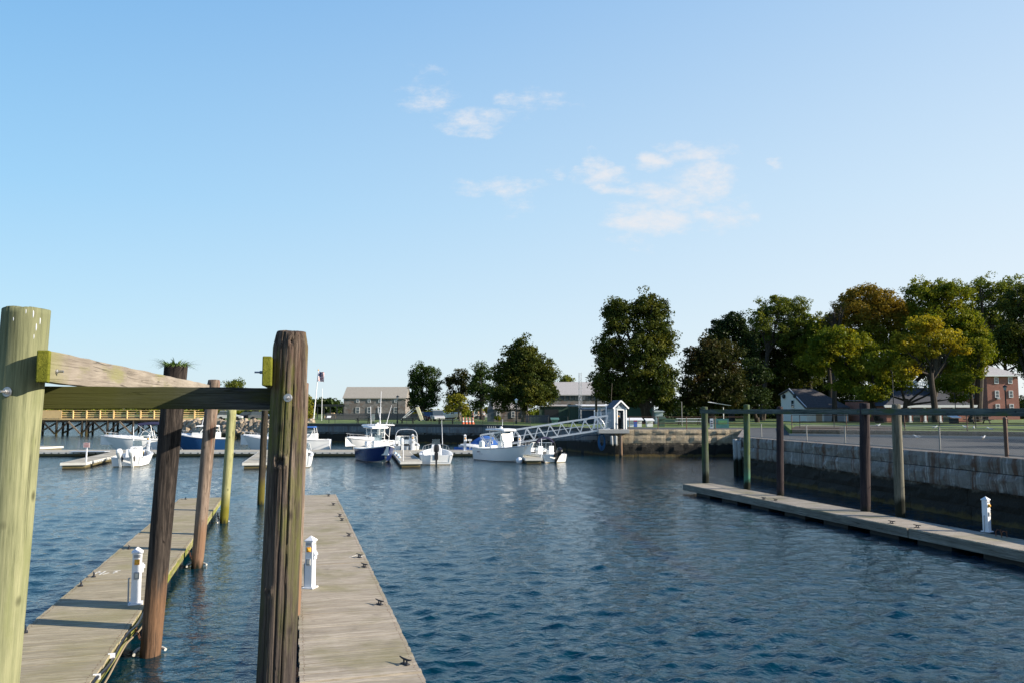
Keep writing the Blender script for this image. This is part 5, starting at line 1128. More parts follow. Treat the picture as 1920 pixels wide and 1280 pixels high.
tree('tall orange-topped maple in the middle of the right-hand trees', 120, (1655,796), [(1630,562,54,38),(1600,600,46,38),(1675,590,46,42),(1640,640,44,40),(1590,572,30,26),(1560,605,24,24)], 'orange', .9, .31, 1.05, seed=15, tw=.5)
tree('tall broad dark green maple near the top right', 114, (1745,796), [(1730,550,42,30),(1780,555,46,34),(1800,610,44,46),(1740,600,46,40),(1830,640,34,46),(1795,680,36,34)], 'maple', .95, .30, 1.05, seed=16, tw=.5)
tree('golden yellow maple in front of the darker trees on the right', 84, (1755,797), [(1735,608,36,20),(1765,634,44,20),(1712,648,30,20),(1794,655,26,12),(1702,690,26,24),(1688,640,20,18),(1740,660,30,14)], 'yellow', .75, .25, .6, seed=17, tw=.3, bark='bark')
tree('green maple with low boughs in front of the hip-roofed hall', 88, (1690,797), [(1655,680,32,34),(1680,715,36,26),(1640,735,34,18),(1765,718,32,20),(1800,715,24,20),(1795,745,22,10)], 'maple', .85, .26, .85, seed=18, tw=.26)
tree('sparse tall tree with visible limbs against the sky on the right', 116, (1832,796), [(1850,548,46,34),(1898,552,40,38),(1850,600,36,30),(1885,610,30,26)], 'light', .6, .30, .95, seed=19, tw=.5, limbs=12)
tree('dark tree cut by the right edge of the view', 92, (1938,797), [(1925,572,46,50),(1893,625,26,40),(1940,640,52,48),(1945,690,30,40),(1975,730,50,50)], 'olive', 1.0, .28, 1.0, seed=20, tw=.5)
tree('dark low tree filling the gap behind the picnic sail', 148, (1400,796), [(1390,735,44,28),(1320,745,40,22),(1450,752,40,16)], 'deep', 1.0, .36, 1.15, seed=22, tw=.3)
tree('dark maple behind the roof ridge of the white house', 148, (1560,796), [(1520,720,40,30),(1580,735,50,26),(1610,700,40,34),(1540,685,40,30)], 'deep', 1.0, .36, 1.15, seed=23, tw=.3)
tree('leafless twiggy tree beside the orange-topped maple', 116, (1565,796), [(1575,580,20,22),(1560,600,22,20)], 'brown', .10, .22, .6, seed=24, tw=.3, limbs=16)
tree('tree top peeping over the front cross beam', 150, (440,783), [(440,722,22,15),(425,735,16,12),(455,738,18,10)], 'light', .7, .34, 1.0, seed=25, tw=.25)
tree('narrow yellow-green tree left of the flagpole', 140, (577,783), [(576,752,9,16),(580,768,9,12)], 'yg', 1.0, .32, .9, seed=26, tw=.2)
tree('tall bushy tree filling the gap right of the brownish tree', 138, (1530,796), [(1500,640,44,40),(1480,700,40,34),(1520,690,36,30)], 'olive', 1.0, .30, 1.0, seed=51, tw=.35)
tree('dark tree between the orange maple and the big green maple', 126, (1700,796), [(1700,600,44,44),(1690,660,50,44),(1740,680,44,40),(1660,700,40,36)], 'dark', 1.0, .32, 1.05, seed=52, tw=.4)
tree('dark tree behind the chimney of the brick house', 175, (1815,790), [(1810,640,40,40),(1830,600,36,36),(1790,690,30,30)], 'dark', .9, .36, 1.2, seed=53, tw=.4)
for i_, (x_, y_, h_) in enumerate(((55,66,14),(61,75,16),(67,84,17),(52,19,13),(50,28,14),(51,36,13.5))):   # trees just outside the view that shade the lawn
    px_ = X_to_px(x_, y_, 4); k_ = F/y_; yc = HOR-(h_*.62-1.5)*k_
    tree('large shade tree outside the view beside the %s' % ('picnic sail lawn','hall lawn','brick house lawn','near end of the quay','middle of the quay','kerb end of the quay')[i_], y_, (px_,797), [(px_,yc,4.6*k_,h_*.33*k_),(px_-3*k_,yc+2*k_,3.2*k_,3.4*k_),(px_+3*k_,yc+1.5*k_,3.2*k_,3.6*k_)], 'olive', .55, .5, 1.3, seed=60+i_, tw=.45)
tree('dark understorey tree low behind the shade sail', 112, (1420,796), [(1420,700,34,30),(1405,745,44,26),(1375,760,30,14)], 'deep', .8, .32, 1.0, seed=54, tw=.25)
tree('dark spreading tree behind the roof of the brick house', 180, (1890,790), [(1890,655,46,34),(1850,665,34,28),(1925,670,34,34),(1870,630,34,26)], 'maple', .9, .40, 1.2, seed=55, tw=.4)
tree('leafy maple boughs hanging over the left corner of the brick house', 100, (1822,797), [(1825,690,30,26),(1808,720,26,20),(1835,655,30,26)], 'maple', .8, .28, .8, seed=56, tw=.22)
tree('dense green tree joining the white house maple and the dark trees', 134, (1560,796), [(1545,620,36,30),(1520,650,36,34),(1580,640,36,30)], 'maple', .9, .32, 1.0, seed=57, tw=.3)
def bush(label, px, Y, rx, ry, py, mat, seed): 
    g = np.random.default_rng(seed); k = Y/F; c = Vector((X(px,Y,Z(py,Y)), Y, Z(py,Y))); n = 26
    d = g.normal(size=(n,3)); d /= np.linalg.norm(d,axis=1)[:,None]; cs = d*np.array([rx*k,rx*k,ry*k])*g.uniform(.2,.8,n)[:,None]; V = leaves(cs, np.full(n,.5*ry*k+.15), 34, .22, g)
    o = npmesh('shrub', V, np.arange(len(V)).reshape(-1,4), LM[mat]); o.location = c; tag(o, label, 'shrub')
bush('low bright green shrub at the foot of the flagpole', 583,118,11,5,778,'yg',31)
bush('orange-yellow shrub behind the people by the cones', 916,140,9,6,768,'orange',32)
bush('clipped green shrub under the white window of the small stone house', 933,104,6,3,783,'maple',33)
# far woods: one mass each
def far_wood(label, px0, px1, Y, ytop, n, mat, seed, name='far_wood', gz=1.0):
    g = np.random.default_rng(seed); px = g.uniform(px0,px1,n); zt = Z(ytop,Y); hgt = (zt-gz); u = g.random(n); prof = .72+.28*np.sin(px*.09+seed)*np.sin(px*.031+2*seed)
    cs = np.stack([(px-960)/F*Y, Y+g.uniform(-8,14,n), gz+hgt*prof*u],1); V = leaves(cs, np.full(n, hgt*.16+.8), 30, Y*.0036, g)
    o = npmesh(name, V, np.arange(len(V)).reshape(-1,4), LM[mat]); tag(o, label, 'trees', kind='stuff')
far_wood('distant wooded hill between the flagpole and the stone building', 585, 655, 420, 742, 420, 'dark', 41)
far_wood('line of distant trees seen beyond the timber pier', -60, 575, 330, 759, 1500, 'maple', 42)
far_wood('mass of dark trees far behind the right-hand houses', 1260, 2050, 170, 735, 1500, 'deep', 43)
far_wood('distant greenery beyond the parked cars and small yellow tree', 760, 1020, 230, 762, 500, 'maple', 44)

# ------------------------------------------------------------------ buildings
def stone_mat(name, a, b, j, sc=1.6):
    t = NT(name); v = t.vor(t.co((1,1,1.25)), sc, 'F1', 'Color'); e = t.vor(t.co((1,1,1.25)), sc, 'DISTANCE_TO_EDGE'); sp = t.N.new('ShaderNodeSeparateColor'); t.L.new(v, sp.inputs[0])
    c = t.mix(sp.outputs[0], a, b); c = t.mix(t.mapr(sp.outputs[1],.6,1,0,.6), c, (.16,.10,.07)); c = t.mix(t.mapr(e,0,.05,1,0), c, j); t.inp('Base Color', c); t.inp('Roughness', .9); return t.m
def shingle(name, a, b, sc=3.0):
    t = NT(name); z = t.xyz()[2]; row = t.math('FRACT', t.math('MULTIPLY', z, sc)); n = t.noise(t.co((2,2,6)), 2.0, 5, .65)
    c = t.ramp(n, [(.35,a),(.65,b)]); c = t.mix(t.mapr(row,0,.18,.45,0), c, tuple(x*.4 for x in a)); t.inp('Base Color', c); t.inp('Roughness', .9); return t.m
def clap(name, a, sc=7.0):
    t = NT(name); z = t.xyz()[2]; row = t.math('FRACT', t.math('MULTIPLY', z, sc)); n = t.noise(t.co(), 3, 4, .6); c = t.mix(n, tuple(x*.85 for x in a), a); c = t.mix(t.mapr(row,0,.2,.6,0), c, tuple(x*.35 for x in a)); t.inp('Base Color', c); t.inp('Roughness', .7); return t.m
def brickm(name):
    t = NT(name); b = t.N.new('ShaderNodeTexBrick'); co = t.xyz(); cb = t.N.new('ShaderNodeCombineXYZ'); t.L.new(t.math('ADD', co[0], co[1]), cb.inputs[0]); t.L.new(co[2], cb.inputs[1]); t.L.new(cb.outputs[0], b.inputs['Vector'])
    b.inputs['Color1'].default_value = (.34,.12,.085,1); b.inputs['Color2'].default_value = (.24,.085,.06,1); b.inputs['Mortar'].default_value = (.3,.24,.2,1); b.inputs['Scale'].default_value = 2.6; b.inputs['Mortar Size'].default_value = .014; b.inputs['Brick Width'].default_value = .6; b.inputs['Row Height'].default_value = .22
    c = t.mix(t.mapr(t.noise(t.co(), .5, 5, .6),.35,.7,0,.5), b.outputs[0], (.20,.09,.07)); t.inp('Base Color', c); t.inp('Roughness', .85); return t.m
M['stone'] = stone_mat('brown_grey_rubble_wall', (.13,.115,.105), (.235,.215,.20), (.17,.16,.15)); M['brick'] = brickm('red_brick')
M['roofT'] = shingle('pale_tan_shingles', (.26,.24,.20), (.36,.335,.285)); M['roofG'] = shingle('pale_grey_shingles', (.30,.29,.28), (.42,.41,.40)); M['roofD'] = shingle('dark_brown_shingles', (.05,.045,.045), (.095,.085,.08))
M['roofB'] = shingle('blue_slate', (.06,.075,.095), (.10,.12,.15)); M['roofK'] = shingle('charcoal_shingles', (.03,.035,.045), (.06,.066,.08)); M['clapB'] = clap('blue_grey_clapboard', (.30,.36,.40)); M['clapW'] = clap('cream_clapboard', (.78,.75,.68)); M['clapD'] = clap('grey_slate_gable', (.13,.15,.17))
M['trim'] = plain('white_trim', (.72,.73,.73), .6, 0, .08, 6); M['greenM'] = plain('dark_green_metal', (.035,.075,.05), .6, 0, .2, 2); M['greenL'] = plain('teal_green_metal', (.06,.15,.12), .6, 0, .2, 2); M['bluebox'] = plain('dark_blue_box', (.02,.05,.085), .6); M['wood_fence'] = plain('grey_board_fence', (.10,.10,.105), .85, 0, .3, 3)
def window(rt, c, w, h, nrm=(0,-1), frame='trim', mull=True, t=.07):
    """window frame part with its pane, on a vertical wall with outward normal nrm"""
    c = Vector(c); n = Vector((*nrm,0)).normalized(); a = Vector((-n.y,n.x,0)); ang = atan2(a.y,a.x); q = MB()
    for (dx, dz, sx, sz) in ((-w/2,0,t,h+t),(w/2,0,t,h+t),(0,-h/2,w-t,t),(0,h/2,w-t,t))+(((0,0,w-t,t*.6),) if mull else ()): p = a*dx+n*.03; q.box(p.x,p.y,dz,sx,.10,sz,rz=ang)
    f = q.build('window', M[frame], rt, loc=c); q = MB(); p = n*.02; q.box(p.x,p.y,0,w-t,.05,h-t,rz=ang); q.build('pane', M['pane'], f); return f
def wall_box(rt, x0, x1, y0, y1, z0, z1, mat, name='wall'):
    q = MB(); q.box((x0+x1)/2,(y0+y1)/2,(z0+z1)/2,x1-x0,y1-y0,z1-z0); return q.build(name, mat, rt)
def gable_roof(rt, x0, x1, y0, y1, ze, zr, mat, ov=.3, th=.16, hipL=0, hipR=0, yr=None, zb=None, wallmat=None):
    yr = (y0+y1)/2 if yr is None else yr; zb = ze if zb is None else zb; q = MB()
    a, b = x0-ov, x1+ov; f, k = y0-ov, y1+ov; ra, rb = a+hipL, b-hipR
    v = [(a,f,ze),(b,f,ze),(b,k,zb),(a,k,zb),(ra,yr,zr),(rb,yr,zr)]; v += [(x,y,z-th) for x,y,z in v]
    fs = [(0,1,5,4),(2,3,4,5),(7,6,10,11),(9,8,11,10),(0,6,7,1),(2,8,9,3)]
    fs += [(3,0,4),(6,9,10),(3,9,6,0)] if hipL else [(0,4,10,6),(4,3,9,10)]
    fs += [(1,2,5),(8,7,11),(1,7,8,2)] if hipR else [(1,7,11,5),(5,11,8,2)]
    q.add(v, fs); r_ = q.build('roof', mat, rt)
    if wallmat:
        for xx, hp in ((x0,hipL),(x1,hipR)):
            if hp == 0: q = MB(); q.add([(xx,y0,ze-.3),(xx,y1,zb-.3),(xx,y1,zb-.05),(xx,yr,zr-th-.02),(xx,y0,ze-.05)],[(0,1,2,3,4)]); q.build('gable_wall', wallmat, rt)
    return r_
def bld(label, px0, px1, Y, depth, ybase, yeave, yridge, gz=2.2, cat='building', name='building'):
    x0, x1 = X(px0,Y), X(px1,Y); rt = thing(name, label, cat, (x0,Y,gz)); return rt, x1-x0, Z(yeave,Y)-gz, Z(yridge,Y)-gz
# long stone building
rt, w, ze, zr = bld('long brown stone building with a pale tan roof behind the seawall lawn', 644, 760, 190, 9, 783, 745, 726, name='stone_building')
wall_box(rt, 0, w, 0, 9, 0, ze, M['stone']); gable_roof(rt, 0, w, 0, 9, ze, zr+.35, M['roofT'], .25, .2, wallmat=M['stone'])
for px in (670.5,692,712,742): 
    window(rt, (X(px,190)-X(644,190),-.02,Z(750.5,190)-2.2), .62,.75, frame='trim'); window(rt, (X(px,190)-X(644,190),-.02,Z(768,190)-2.2), .85,1.35, frame='trim')
# right stone building
rt, w, ze, zr = bld('stone building with a grey roof and a row of dark windows behind the gangway', 1035, 1135, 170, 10, 783, 739, 717, name='stone_building')
wall_box(rt, 0, w, 0, 10, 0, ze, M['stone']); gable_roof(rt, 0, w, 0, 10, ze, zr+.4, M['roofG'], .25, .2, wallmat=M['stone'])
for k in range(9): window(rt, (1.0+k*1.2,-.02,Z(745,170)-2.2), .75,.85, frame='rail')
for k in range(5): window(rt, (1.6+k*2.1,-.02,Z(760,170)-2.2), .8,.7, frame='rail')
# small stone house with grey gable
rt, w, ze, zr = bld('small stone house with a grey gable and white windows under the round tree', 926, 990, 118, 6, 786, 765, 745, cat='house', name='stone_house')
wall_box(rt, 0, w, 0, 5, 0, ze, M['stone']); gable_roof(rt, 0, w, 0, 5, ze, zr+.2, M['roofG'], .15, .12, wallmat=M['clapD'])
q = MB(); q.add([(-1.0,.1,0),(-.02,.0,0),(-.02,.0,ze),(-.45,.05,zr+.15),(-1.0,.1,ze-.2),(-1.0,2,0),(-.02,2,0),(-.02,2,ze),(-.45,2,zr+.15),(-1.0,2,ze-.2)],[(0,1,2,3,4),(9,8,7,6,5),(0,4,9,5),(2,7,8,3),(3,8,9,4)]); q.build('gable_porch', M['clapD'], rt)
for px in (934,962,982): window(rt, (X(px,118)-X(926,118),-.02,Z(776,118)-2.2), .48,.85)
# green sheds, trailer, boxes
def shed(label, px0, px1, Y, d, y0, y1, mat, roofm=None, name='shed', cat='shed', ribs=0, door=None, gz=2.25):
    x0, x1 = X(px0,Y), X(px1,Y); rt = thing(name, label, cat, (x0,Y,gz)); h = Z(y1,Y)-gz; w = x1-x0; wall_box(rt, 0, w, 0, d, 0, h, mat)
    q = MB(); q.add([(-.15,-.2,h+.02),(w+.15,-.2,h+.02),(w+.15,d+.1,h+.22),(-.15,d+.1,h+.22),(-.15,-.2,h+.1),(w+.15,-.2,h+.1),(w+.15,d+.1,h+.3),(-.15,d+.1,h+.3)],[(3,2,1,0),(4,5,6,7),(0,1,5,4),(1,2,6,5),(2,3,7,6),(3,0,4,7)]); q.build('roof', roofm or mat, rt)
    if ribs:
        q = MB()
        for k in range(ribs+1): q.box(w*k/ribs,-.03,h/2,.05,.06,h*.98)
        q.build('rib', mat, rt)
    if door: q = MB(); q.box(w*door[0],-.04,h*.42,w*door[1],.06,h*.8); q.build('door', M[door[2]], rt)
    return rt
shed('dark green open shed behind the foot of the large round tree', 1013, 1066, 112, 4, 786, 761, M['greenM'], M['roofG'], door=(.4,.5,'black'))
shed('mossy green metal container left of the white trailer', 1068, 1088, 106, 3, 788, 762, M['greenM'], ribs=6, name='container', cat='container')
shed('long white trailer standing behind the gangway head', 1084, 1146, 110, 3, 788, 761, M['trim'], name='trailer', cat='trailer', door=(.78,.2,'grey'))
shed('dark blue steel box standing in front of the white trailer', 1093, 1116, 102, 2, 788, 768, M['bluebox'], ribs=4, name='container', cat='container')
shed('teal green metal shed behind the trunk of the tall twin tree', 1174, 1226, 106, 4, 788, 757, M['greenL'], ribs=14)
shed('light blue-grey utility cabinet right of the twin tree trunk', 1229, 1243, 96, 1.2, 786, 772, plain('pale_blue_cabinet',(.33,.40,.42),.6), name='cabinet', cat='cabinet')
shed('low white storage tank on the quay right of the booth', 1178, 1203, 78, .8, 798, 788, M['trim'], name='storage_box', cat='box', gz=2.27)
shed('second low white box on the quay beside the tree trunk', 1213, 1224, 79, .8, 798, 789, M['trim'], name='storage_box', cat='box', gz=2.27)
shed('green wheeled bin lying by the lawn right of the white boxes', 1236, 1246, 80, .8, 796, 785, M['greenM'], name='waste_bin', cat='bin', gz=2.27)
shed('green waste bin on the lawn behind the gangway railing', 1035, 1046, 88, .7, 795, 787, M['greenL'], name='waste_bin', cat='bin')
# canopy beside the long stone building
rt = thing('canopy', 'dark flat-roofed canopy between the flagpole and the stone building', 'canopy', (X(592,170),170,2.2)); w = X(646,170)-X(592,170)
wall_box(rt, 0, w, 0, 5, Z(761,170)-2.2, Z(757,170)-2.2, M['rail'], 'roof')
for k in range(5): q = MB(); q.box(.3+k*(w-.6)/4,.2,(Z(761,170)-2.2)/2,.22,.22,Z(761,170)-2.2); q.build('post', M['rail'], rt)
q = MB(); q.loft([[(1.2,1,0),(4.2,1,0),(4.2,3,0),(1.2,3,0)],[(2.0,1.5,1.3),(3.6,1.5,1.3),(3.6,2.5,1.3),(2.0,2.5,1.3)]]); q.build('covered_pile', plain('tan_tarp',(.5,.38,.22),.8), rt)
# booth at the head of the gangway
bo = thing('booth', 'little blue-grey gabled booth with an open door at the head of the gangway', 'booth', (X(1163.5,67.9,2.3),68.0,2.285), RAD(20)); w, d, ze, zr = .62, 1.25, 1.84, 2.42
wall_box(bo, -w, -.30, 0, .08, 0, ze, M['clapB']); wall_box(bo, .34, w, 0, .08, 0, ze, M['clapB']); wall_box(bo, -.30, .34, 0, .08, 1.62, ze, M['clapB'])
wall_box(bo, -w, -w+.08, .08, d, 0, ze, M['clapB']); wall_box(bo, w-.08, w, .08, d, 0, ze, M['clapB']); wall_box(bo, -w+.08, w-.08, d-.08, d, 0, ze, M['clapB'])
q = MB(); q.add([(-w,-.0,ze),(w,-.0,ze),(0,-.0,zr),(-w,.08,ze),(w,.08,ze),(0,.08,zr)],[(0,1,2),(5,4,3),(0,3,4,1),(1,4,5,2),(2,5,3,0)]); q.build('gable', M['clapB'], bo)
q = MB(); e = .14
for sg in (-1,1): q.add([(0,-.16,zr+.08),(sg*(w+e),-.16,ze-.02),(sg*(w+e),d+.12,ze-.02),(0,d+.12,zr+.08),(0,-.16,zr+.01),(sg*(w+e),-.16,ze-.09),(sg*(w+e),d+.12,ze-.09),(0,d+.12,zr+.01)],[(0,1,2,3),(7,6,5,4),(0,4,5,1),(1,5,6,2),(2,6,7,3),(3,7,4,0)])
q.build('roof', M['roofB'], bo)
for sg in (-1,1): q = MB(); q.bar((0,-.175,zr+.03),(sg*(w+e),-.175,ze-.07),.03,.12); q.build('barge_board', M['trim'], bo); q = MB(); q.box(sg*(w-.05),-.02,ze/2,.10,.05,ze); q.build('corner_board', M['trim'], bo)
q = MB(); 
for x_ in (-.30,.34): q.box(x_,-.02,.83,.08,.05,1.66)
q.box(.02,-.02,1.66,.72,.05,.08); q.build('door_frame', M['trim'], bo); q = MB(); q.box(.02,.9,.75,.6,.6,1.2); q.build('counter', M['rail'], bo); q = MB(); q.box(.12,.5,1.2,.34,.03,.5); q.build('poster', M['trim'], bo); q = MB(); q.ball((-.12,.1,1.1),.08,(1,1,1),8,6); q.build('yellow_float', M['yellow'], bo)
q = MB(); q.tube([(0,-.03,zr-.28),(0,-.2,zr-.26)],.02,6); q.ball((0,-.2,zr-.34),.075,(1,1,1.1),8,6); q.build('wall_lamp', M['black'], bo)
q = MB(); q.tube([(0,0,0),(.12,0,2.1)],.022,6); o = q.build('mast', M['barkL'], None, loc=(X(1146,69,4.4),69.2,4.2)); tag(o, 'thin leaning pole rising just behind the booth roof', 'pole')
# white gate frame left of the booth
gt_ = thing('gate', 'white framed mesh gate beside the booth at the top of the gangway', 'gate', (X(1108,68,2.3),68.3,2.29)); go = gt_.location
for px, hh in ((1115,1.62),(1120.5,1.45),(1127,1.5),(1137,2.05),(1149.5,2.05)): q = MB(); q.box(0,0,hh/2,.09,.09,hh); q.build('post', M['trim'], gt_, loc=(X(px,68.3,2.3)-go.x,0,0))
q = MB(); xa, xb = X(1115,68.3)-go.x, X(1149,68.3)-go.x
for k in range(26): q.bar((xa+(xb-xa)*k/25,0,.1),(xa+(xb-xa)*k/25,0,1.4),.012,.012)
for z_ in (.1,.75,1.4): q.bar((xa,0,z_),(xb,0,z_),.04,.04)
q.build('mesh_panel', M['alu'], gt_)
# white gabled house
YH = 118; hx = X(1512,YH); rt = thing('white_house', 'cream house with a dark hipped roof and round window at its gable', 'house', (hx,YH,2.2)); w = X(1590,YH)-hx; ze = Z(763,YH)-2.2; zr = Z(728,125)-2.2; zb = Z(738,129)-2.2
q = MB(); D_ = 11; q.add([(0,0,0),(0,D_,0),(0,D_,zb),(0,D_*.62,zr-.1),(0,0,ze),(.25,0,0),(.25,D_,0),(.25,D_,zb),(.25,D_*.62,zr-.1),(.25,0,ze)],[(4,3,2,1,0),(5,6,7,8,9),(0,5,9,4),(1,2,7,6),(2,3,8,7),(3,4,9,8)]); q.build('gable_wall', M['clapW'], rt)
wall_box(rt, .25, w, .02, D_-.2, 0, ze-.05, M['clapW']); gable_roof(rt, 0, w, 0, D_, ze, zr, M['roofD'], .3, .2, hipR=w*.45, yr=D_*.62, zb=zb)
window(rt, (-.02,5.5,Z(757,123)-2.2), 1.3,1.3, (-1,0)); 
for yy in (9.2,4.2): q = MB(); q.ball((-.15,yy,zr-1.15), .38, (.7,1.3,1), 10, 7); q.build('floodlight', M['rail'], rt)
q = MB(); q.bar((-.06,-.2,ze-.02),(-.06,D_*.62,zr-.02),.1,.22); q.build('barge_board', M['trim'], rt); q = MB(); q.bar((-.06,D_+.2,zb-.05),(-.06,D_*.62,zr-.02),.1,.22); q.build('barge_board', M['trim'], rt)
q = MB(); q.box(w*.30,-.0,.95,.9,.08,1.9); q.build('door', M['yellow'] if 0 else M['tan'], rt); 
for k in (.52,.8): q = MB(); q.box(w*k,-.0,1.0,1.25,.08,1.9); q.build('garage_door', M['grey'], rt)
# hip-roofed hall with rooftop balustrade
YB = 112; hx = X(1662,YB); rt = thing('brick_hall', 'low brick hall with a charcoal hipped roof and white rooftop balustrade', 'building', (hx,YB,2.2)); w = X(1822,YB)-hx; ze = Z(760,YB)-2.2
wall_box(rt, 0, w, 0, 10, 0, ze, M['brick']); 
q = MB(); zt = Z(716,YB+4)-2.2; xa, xb = X(1690,YB+4)-hx, X(1742,YB+4)-hx; a = [(-.5,-.5,ze),(w+.5,-.5,ze),(w+.5,10.5,ze),(-.5,10.5,ze)]; b = [(xa,3.6,zt-.8),(xb,3.6,zt-.8),(xb,6.4,zt-.8),(xa,6.4,zt-.8)]; q.loft([a,b]); q.build('roof', M['roofK'], rt)
q = MB(); q.box(w/2,-.52,ze+.02,w+1.1,.12,.2); q.box(w/2,-.45,ze-.16,w+.9,.3,.14); q.build('fascia', M['trim'], rt)
q = MB(); q.box((xa+xb)/2,3.6,zt-.05,xb-xa,.10,.10); q.box((xa+xb)/2,3.6,zt-.66,xb-xa,.10,.10)
k = xa
while k < xb: q.box(k,3.6,zt-.36,.07,.07,.55); k += .26
for k in (xa,(xa+xb)/2,xb): q.box(k,3.6,zt-.30,.28,.28,1.0)
q.build('balustrade', M['trim'], rt)
for px in (1704,1732,1760,1787): q = MB(); q.box(X(px,YB)-hx,-.3,ze/2-.1,.26,.26,ze-.3); q.box(X(px,YB)-hx,-.3,.12,.42,.42,.24); q.build('column', M['trim'], rt)
for px in (1718,1746,1774): q = MB(); q.box(X(px,YB)-hx,-.02,.85,1.0,.08,1.7); q.build('doorway', M['pane'], rt)
shed('dark wing of the hipped hall half hidden by maple leaves', 1612, 1660, 116, 5, 786, 752, M['brick'], M['roofK'], name='hall_wing', cat='building')
# three-storey brick house
YK = 150; rt = thing('brick_house', 'three-storey red brick house with a grey hipped roof and tall chimney', 'house', (X(1853,YK),YK,2.0), 0); w = X(1912,YK)-X(1853,YK); ze = Z(702.5,YK)-2.0; zr = Z(684,YK+6)-2.0
D_ = 12.; wall_box(rt, -.0, w, 0, D_, 0, ze, M['brick']); 
q = MB(); x2 = X(1800,YK+6)-X(1853,YK); wall = q; q.box((x2)/2-.02, D_/2+2.0, ze/2, -x2, D_-4.0, ze-.06); q.build('wing_wall', M['brick'], rt)
q = MB(); q.loft([[(-.6,-.6,ze),(w+.6,-.6,ze),(w+.6,D_+.6,ze),(-.6,D_+.6,ze)],[(w*.42,D_*.45,zr),(w*.58,D_*.45,zr),(w*.58,D_*.55,zr),(w*.42,D_*.55,zr)]]); q.build('roof', M['roofG'], rt)
q = MB(); q.loft([[(x2-.4,3.4,ze),(-.61,3.4,ze),(-.61,D_-1.4,ze),(x2-.4,D_-1.4,ze)],[(x2+2,6,zr-.3),(-.4,6,zr-.3),(-.4,8,zr-.3),(x2+2,8,zr-.3)]]); q.build('wing_roof', M['roofK'], rt)
q = MB(); q.box(w/2,-.35,ze-.12,w+1.1,.5,.25); q.build('cornice', M['trim'], rt)
cxk = X(1795,YK+5)-X(1853,YK); q = MB(); q.box(cxk,5,ze+.9,1.0,1.0,3.4); ch = q.build('chimney', M['brick'], rt); q = MB(); q.box(cxk,5,ze+2.7,1.25,1.25,.25); q.build('chimney_cap', M['rail'], ch)
for py in (712,738,763): 
    window(rt, (X(1871,YK)-X(1853,YK),-.02,Z(py,YK)-2.0), .7,1.25, t=.1); window(rt, (X(1897,YK)-X(1853,YK),-.02,Z(py,YK)-2.0), .7,1.25, t=.1)
    window(rt, (x2*.28,3.98,Z(py,YK)-2.0), .9,1.3, t=.12); window(rt, (x2*.72,3.98,Z(py,YK)-2.0), .9,1.3, t=.12)
q = MB(); q.box(X(1871,YK)-X(1853,YK),-.3,Z(746,YK)-2.0,.55,.5,.35); q.build('air_conditioner', M['grey'], rt)

# ------------------------------------------------------------------ poles, flag, lamps
def pole(label, px, Y, y0, y1, r, mat, name='utility_pole', cat='pole', dx=0.0, gz=2.25, arms=0):
    h = Z(y1,Y)-gz; q = MB(); q.tube([(0,0,0),(dx,0,h)], [r, r*.75], 8); o = q.build(name, mat, None, smooth=True, loc=(X(px,Y,gz),Y,gz)); tag(o, label, cat)
    if arms: q = MB(); q.bar((dx-.7,0,h-.2),(dx+.7,0,h-.2),.08,.12); q.build('cross_arm', mat, o)
    return o
pole('thick pale grey utility pole left of the twin-topped tree', 1118,100,790,716,.17,M['barkL'])
pole('pale pole showing through the boughs of the twin-topped tree', 1225,104,790,700,.15,M['railG'])
pole('thin pole on the quay right of the twin-topped tree', 1279,82,800,752,.04,M['railG'])
pole('thin dark pole in front of the hipped hall roof', 1793,86,797,735,.05,M['rail'])
pole('tall thin dark pole left of the green maple trunk', 1677,86,797,690,.06,M['rail'])
# lattice mast
rt = thing('lattice_mast', 'slim pale lattice mast in front of the grey-roofed stone building', 'mast', (X(1088,104),104,2.25)); h = Z(698,104)-2.25
for (a,b) in ((-.22,-.22),(.22,-.22),(0,.2)): q = MB(); q.tube([(a,b,0),(a*.8,b*.8,h)],.03,5); q.build('leg', M['alu'], rt)
q = MB(); n_ = 16
for k in range(n_):
    z0, z1 = h*k/n_, h*(k+1)/n_; s = 1 if k % 2 else -1; q.bar((-.21*s,-.21,z0),(.21*s,-.21,z1),.03,.03); q.bar((.2*s,-.2,z0),(0,.2,z1),.03,.03)
q.build('lacing', M['alu'], rt)
# flagpole with flag
rt = thing('flagpole', 'white flagpole with a flag in front of the dark canopy', 'flagpole', (X(588,112),112,2.25)); h = Z(694,112)-2.25; q = MB(); q.tube([(0,0,0),(.55,0,h)], [.09,.05], 8); q.build('pole', M['trim'], rt); q = MB(); q.ball((.55,0,h+.08),.1); q.build('finial', M['yellow'], rt)
q = MB(); FW, FH = .95, 1.35; nx = 10
for s in range(13):
    for i in range(nx):
        for (cut, mi) in ((0,0),):
            u0, u1 = i/nx, (i+1)/nx; z0 = -FH*s/13; z1 = -FH*(s+1)/13; q.cur = 2 if (s < 7 and u0 < .4) else (0 if s % 2 == 0 else 1)
            def fp(u, z): return (.58+u*FW*(1-.12*u), .14*sin(u*6+z*1.3), h-.05+z*1.0-.38*u*u-.10*sin(u*5))
            a, b, c, d = fp(u0,z0), fp(u1,z0), fp(u1,z1), fp(u0,z1); q.add([a,b,c,d],[(0,1,2,3)])
q.build('flag', [M['red'], M['trim'], M['navy']], rt)
pole('thin white lamp mast right of the flagpole', 603,135,785,727,.06,M['trim'],dx=-.0,arms=0)
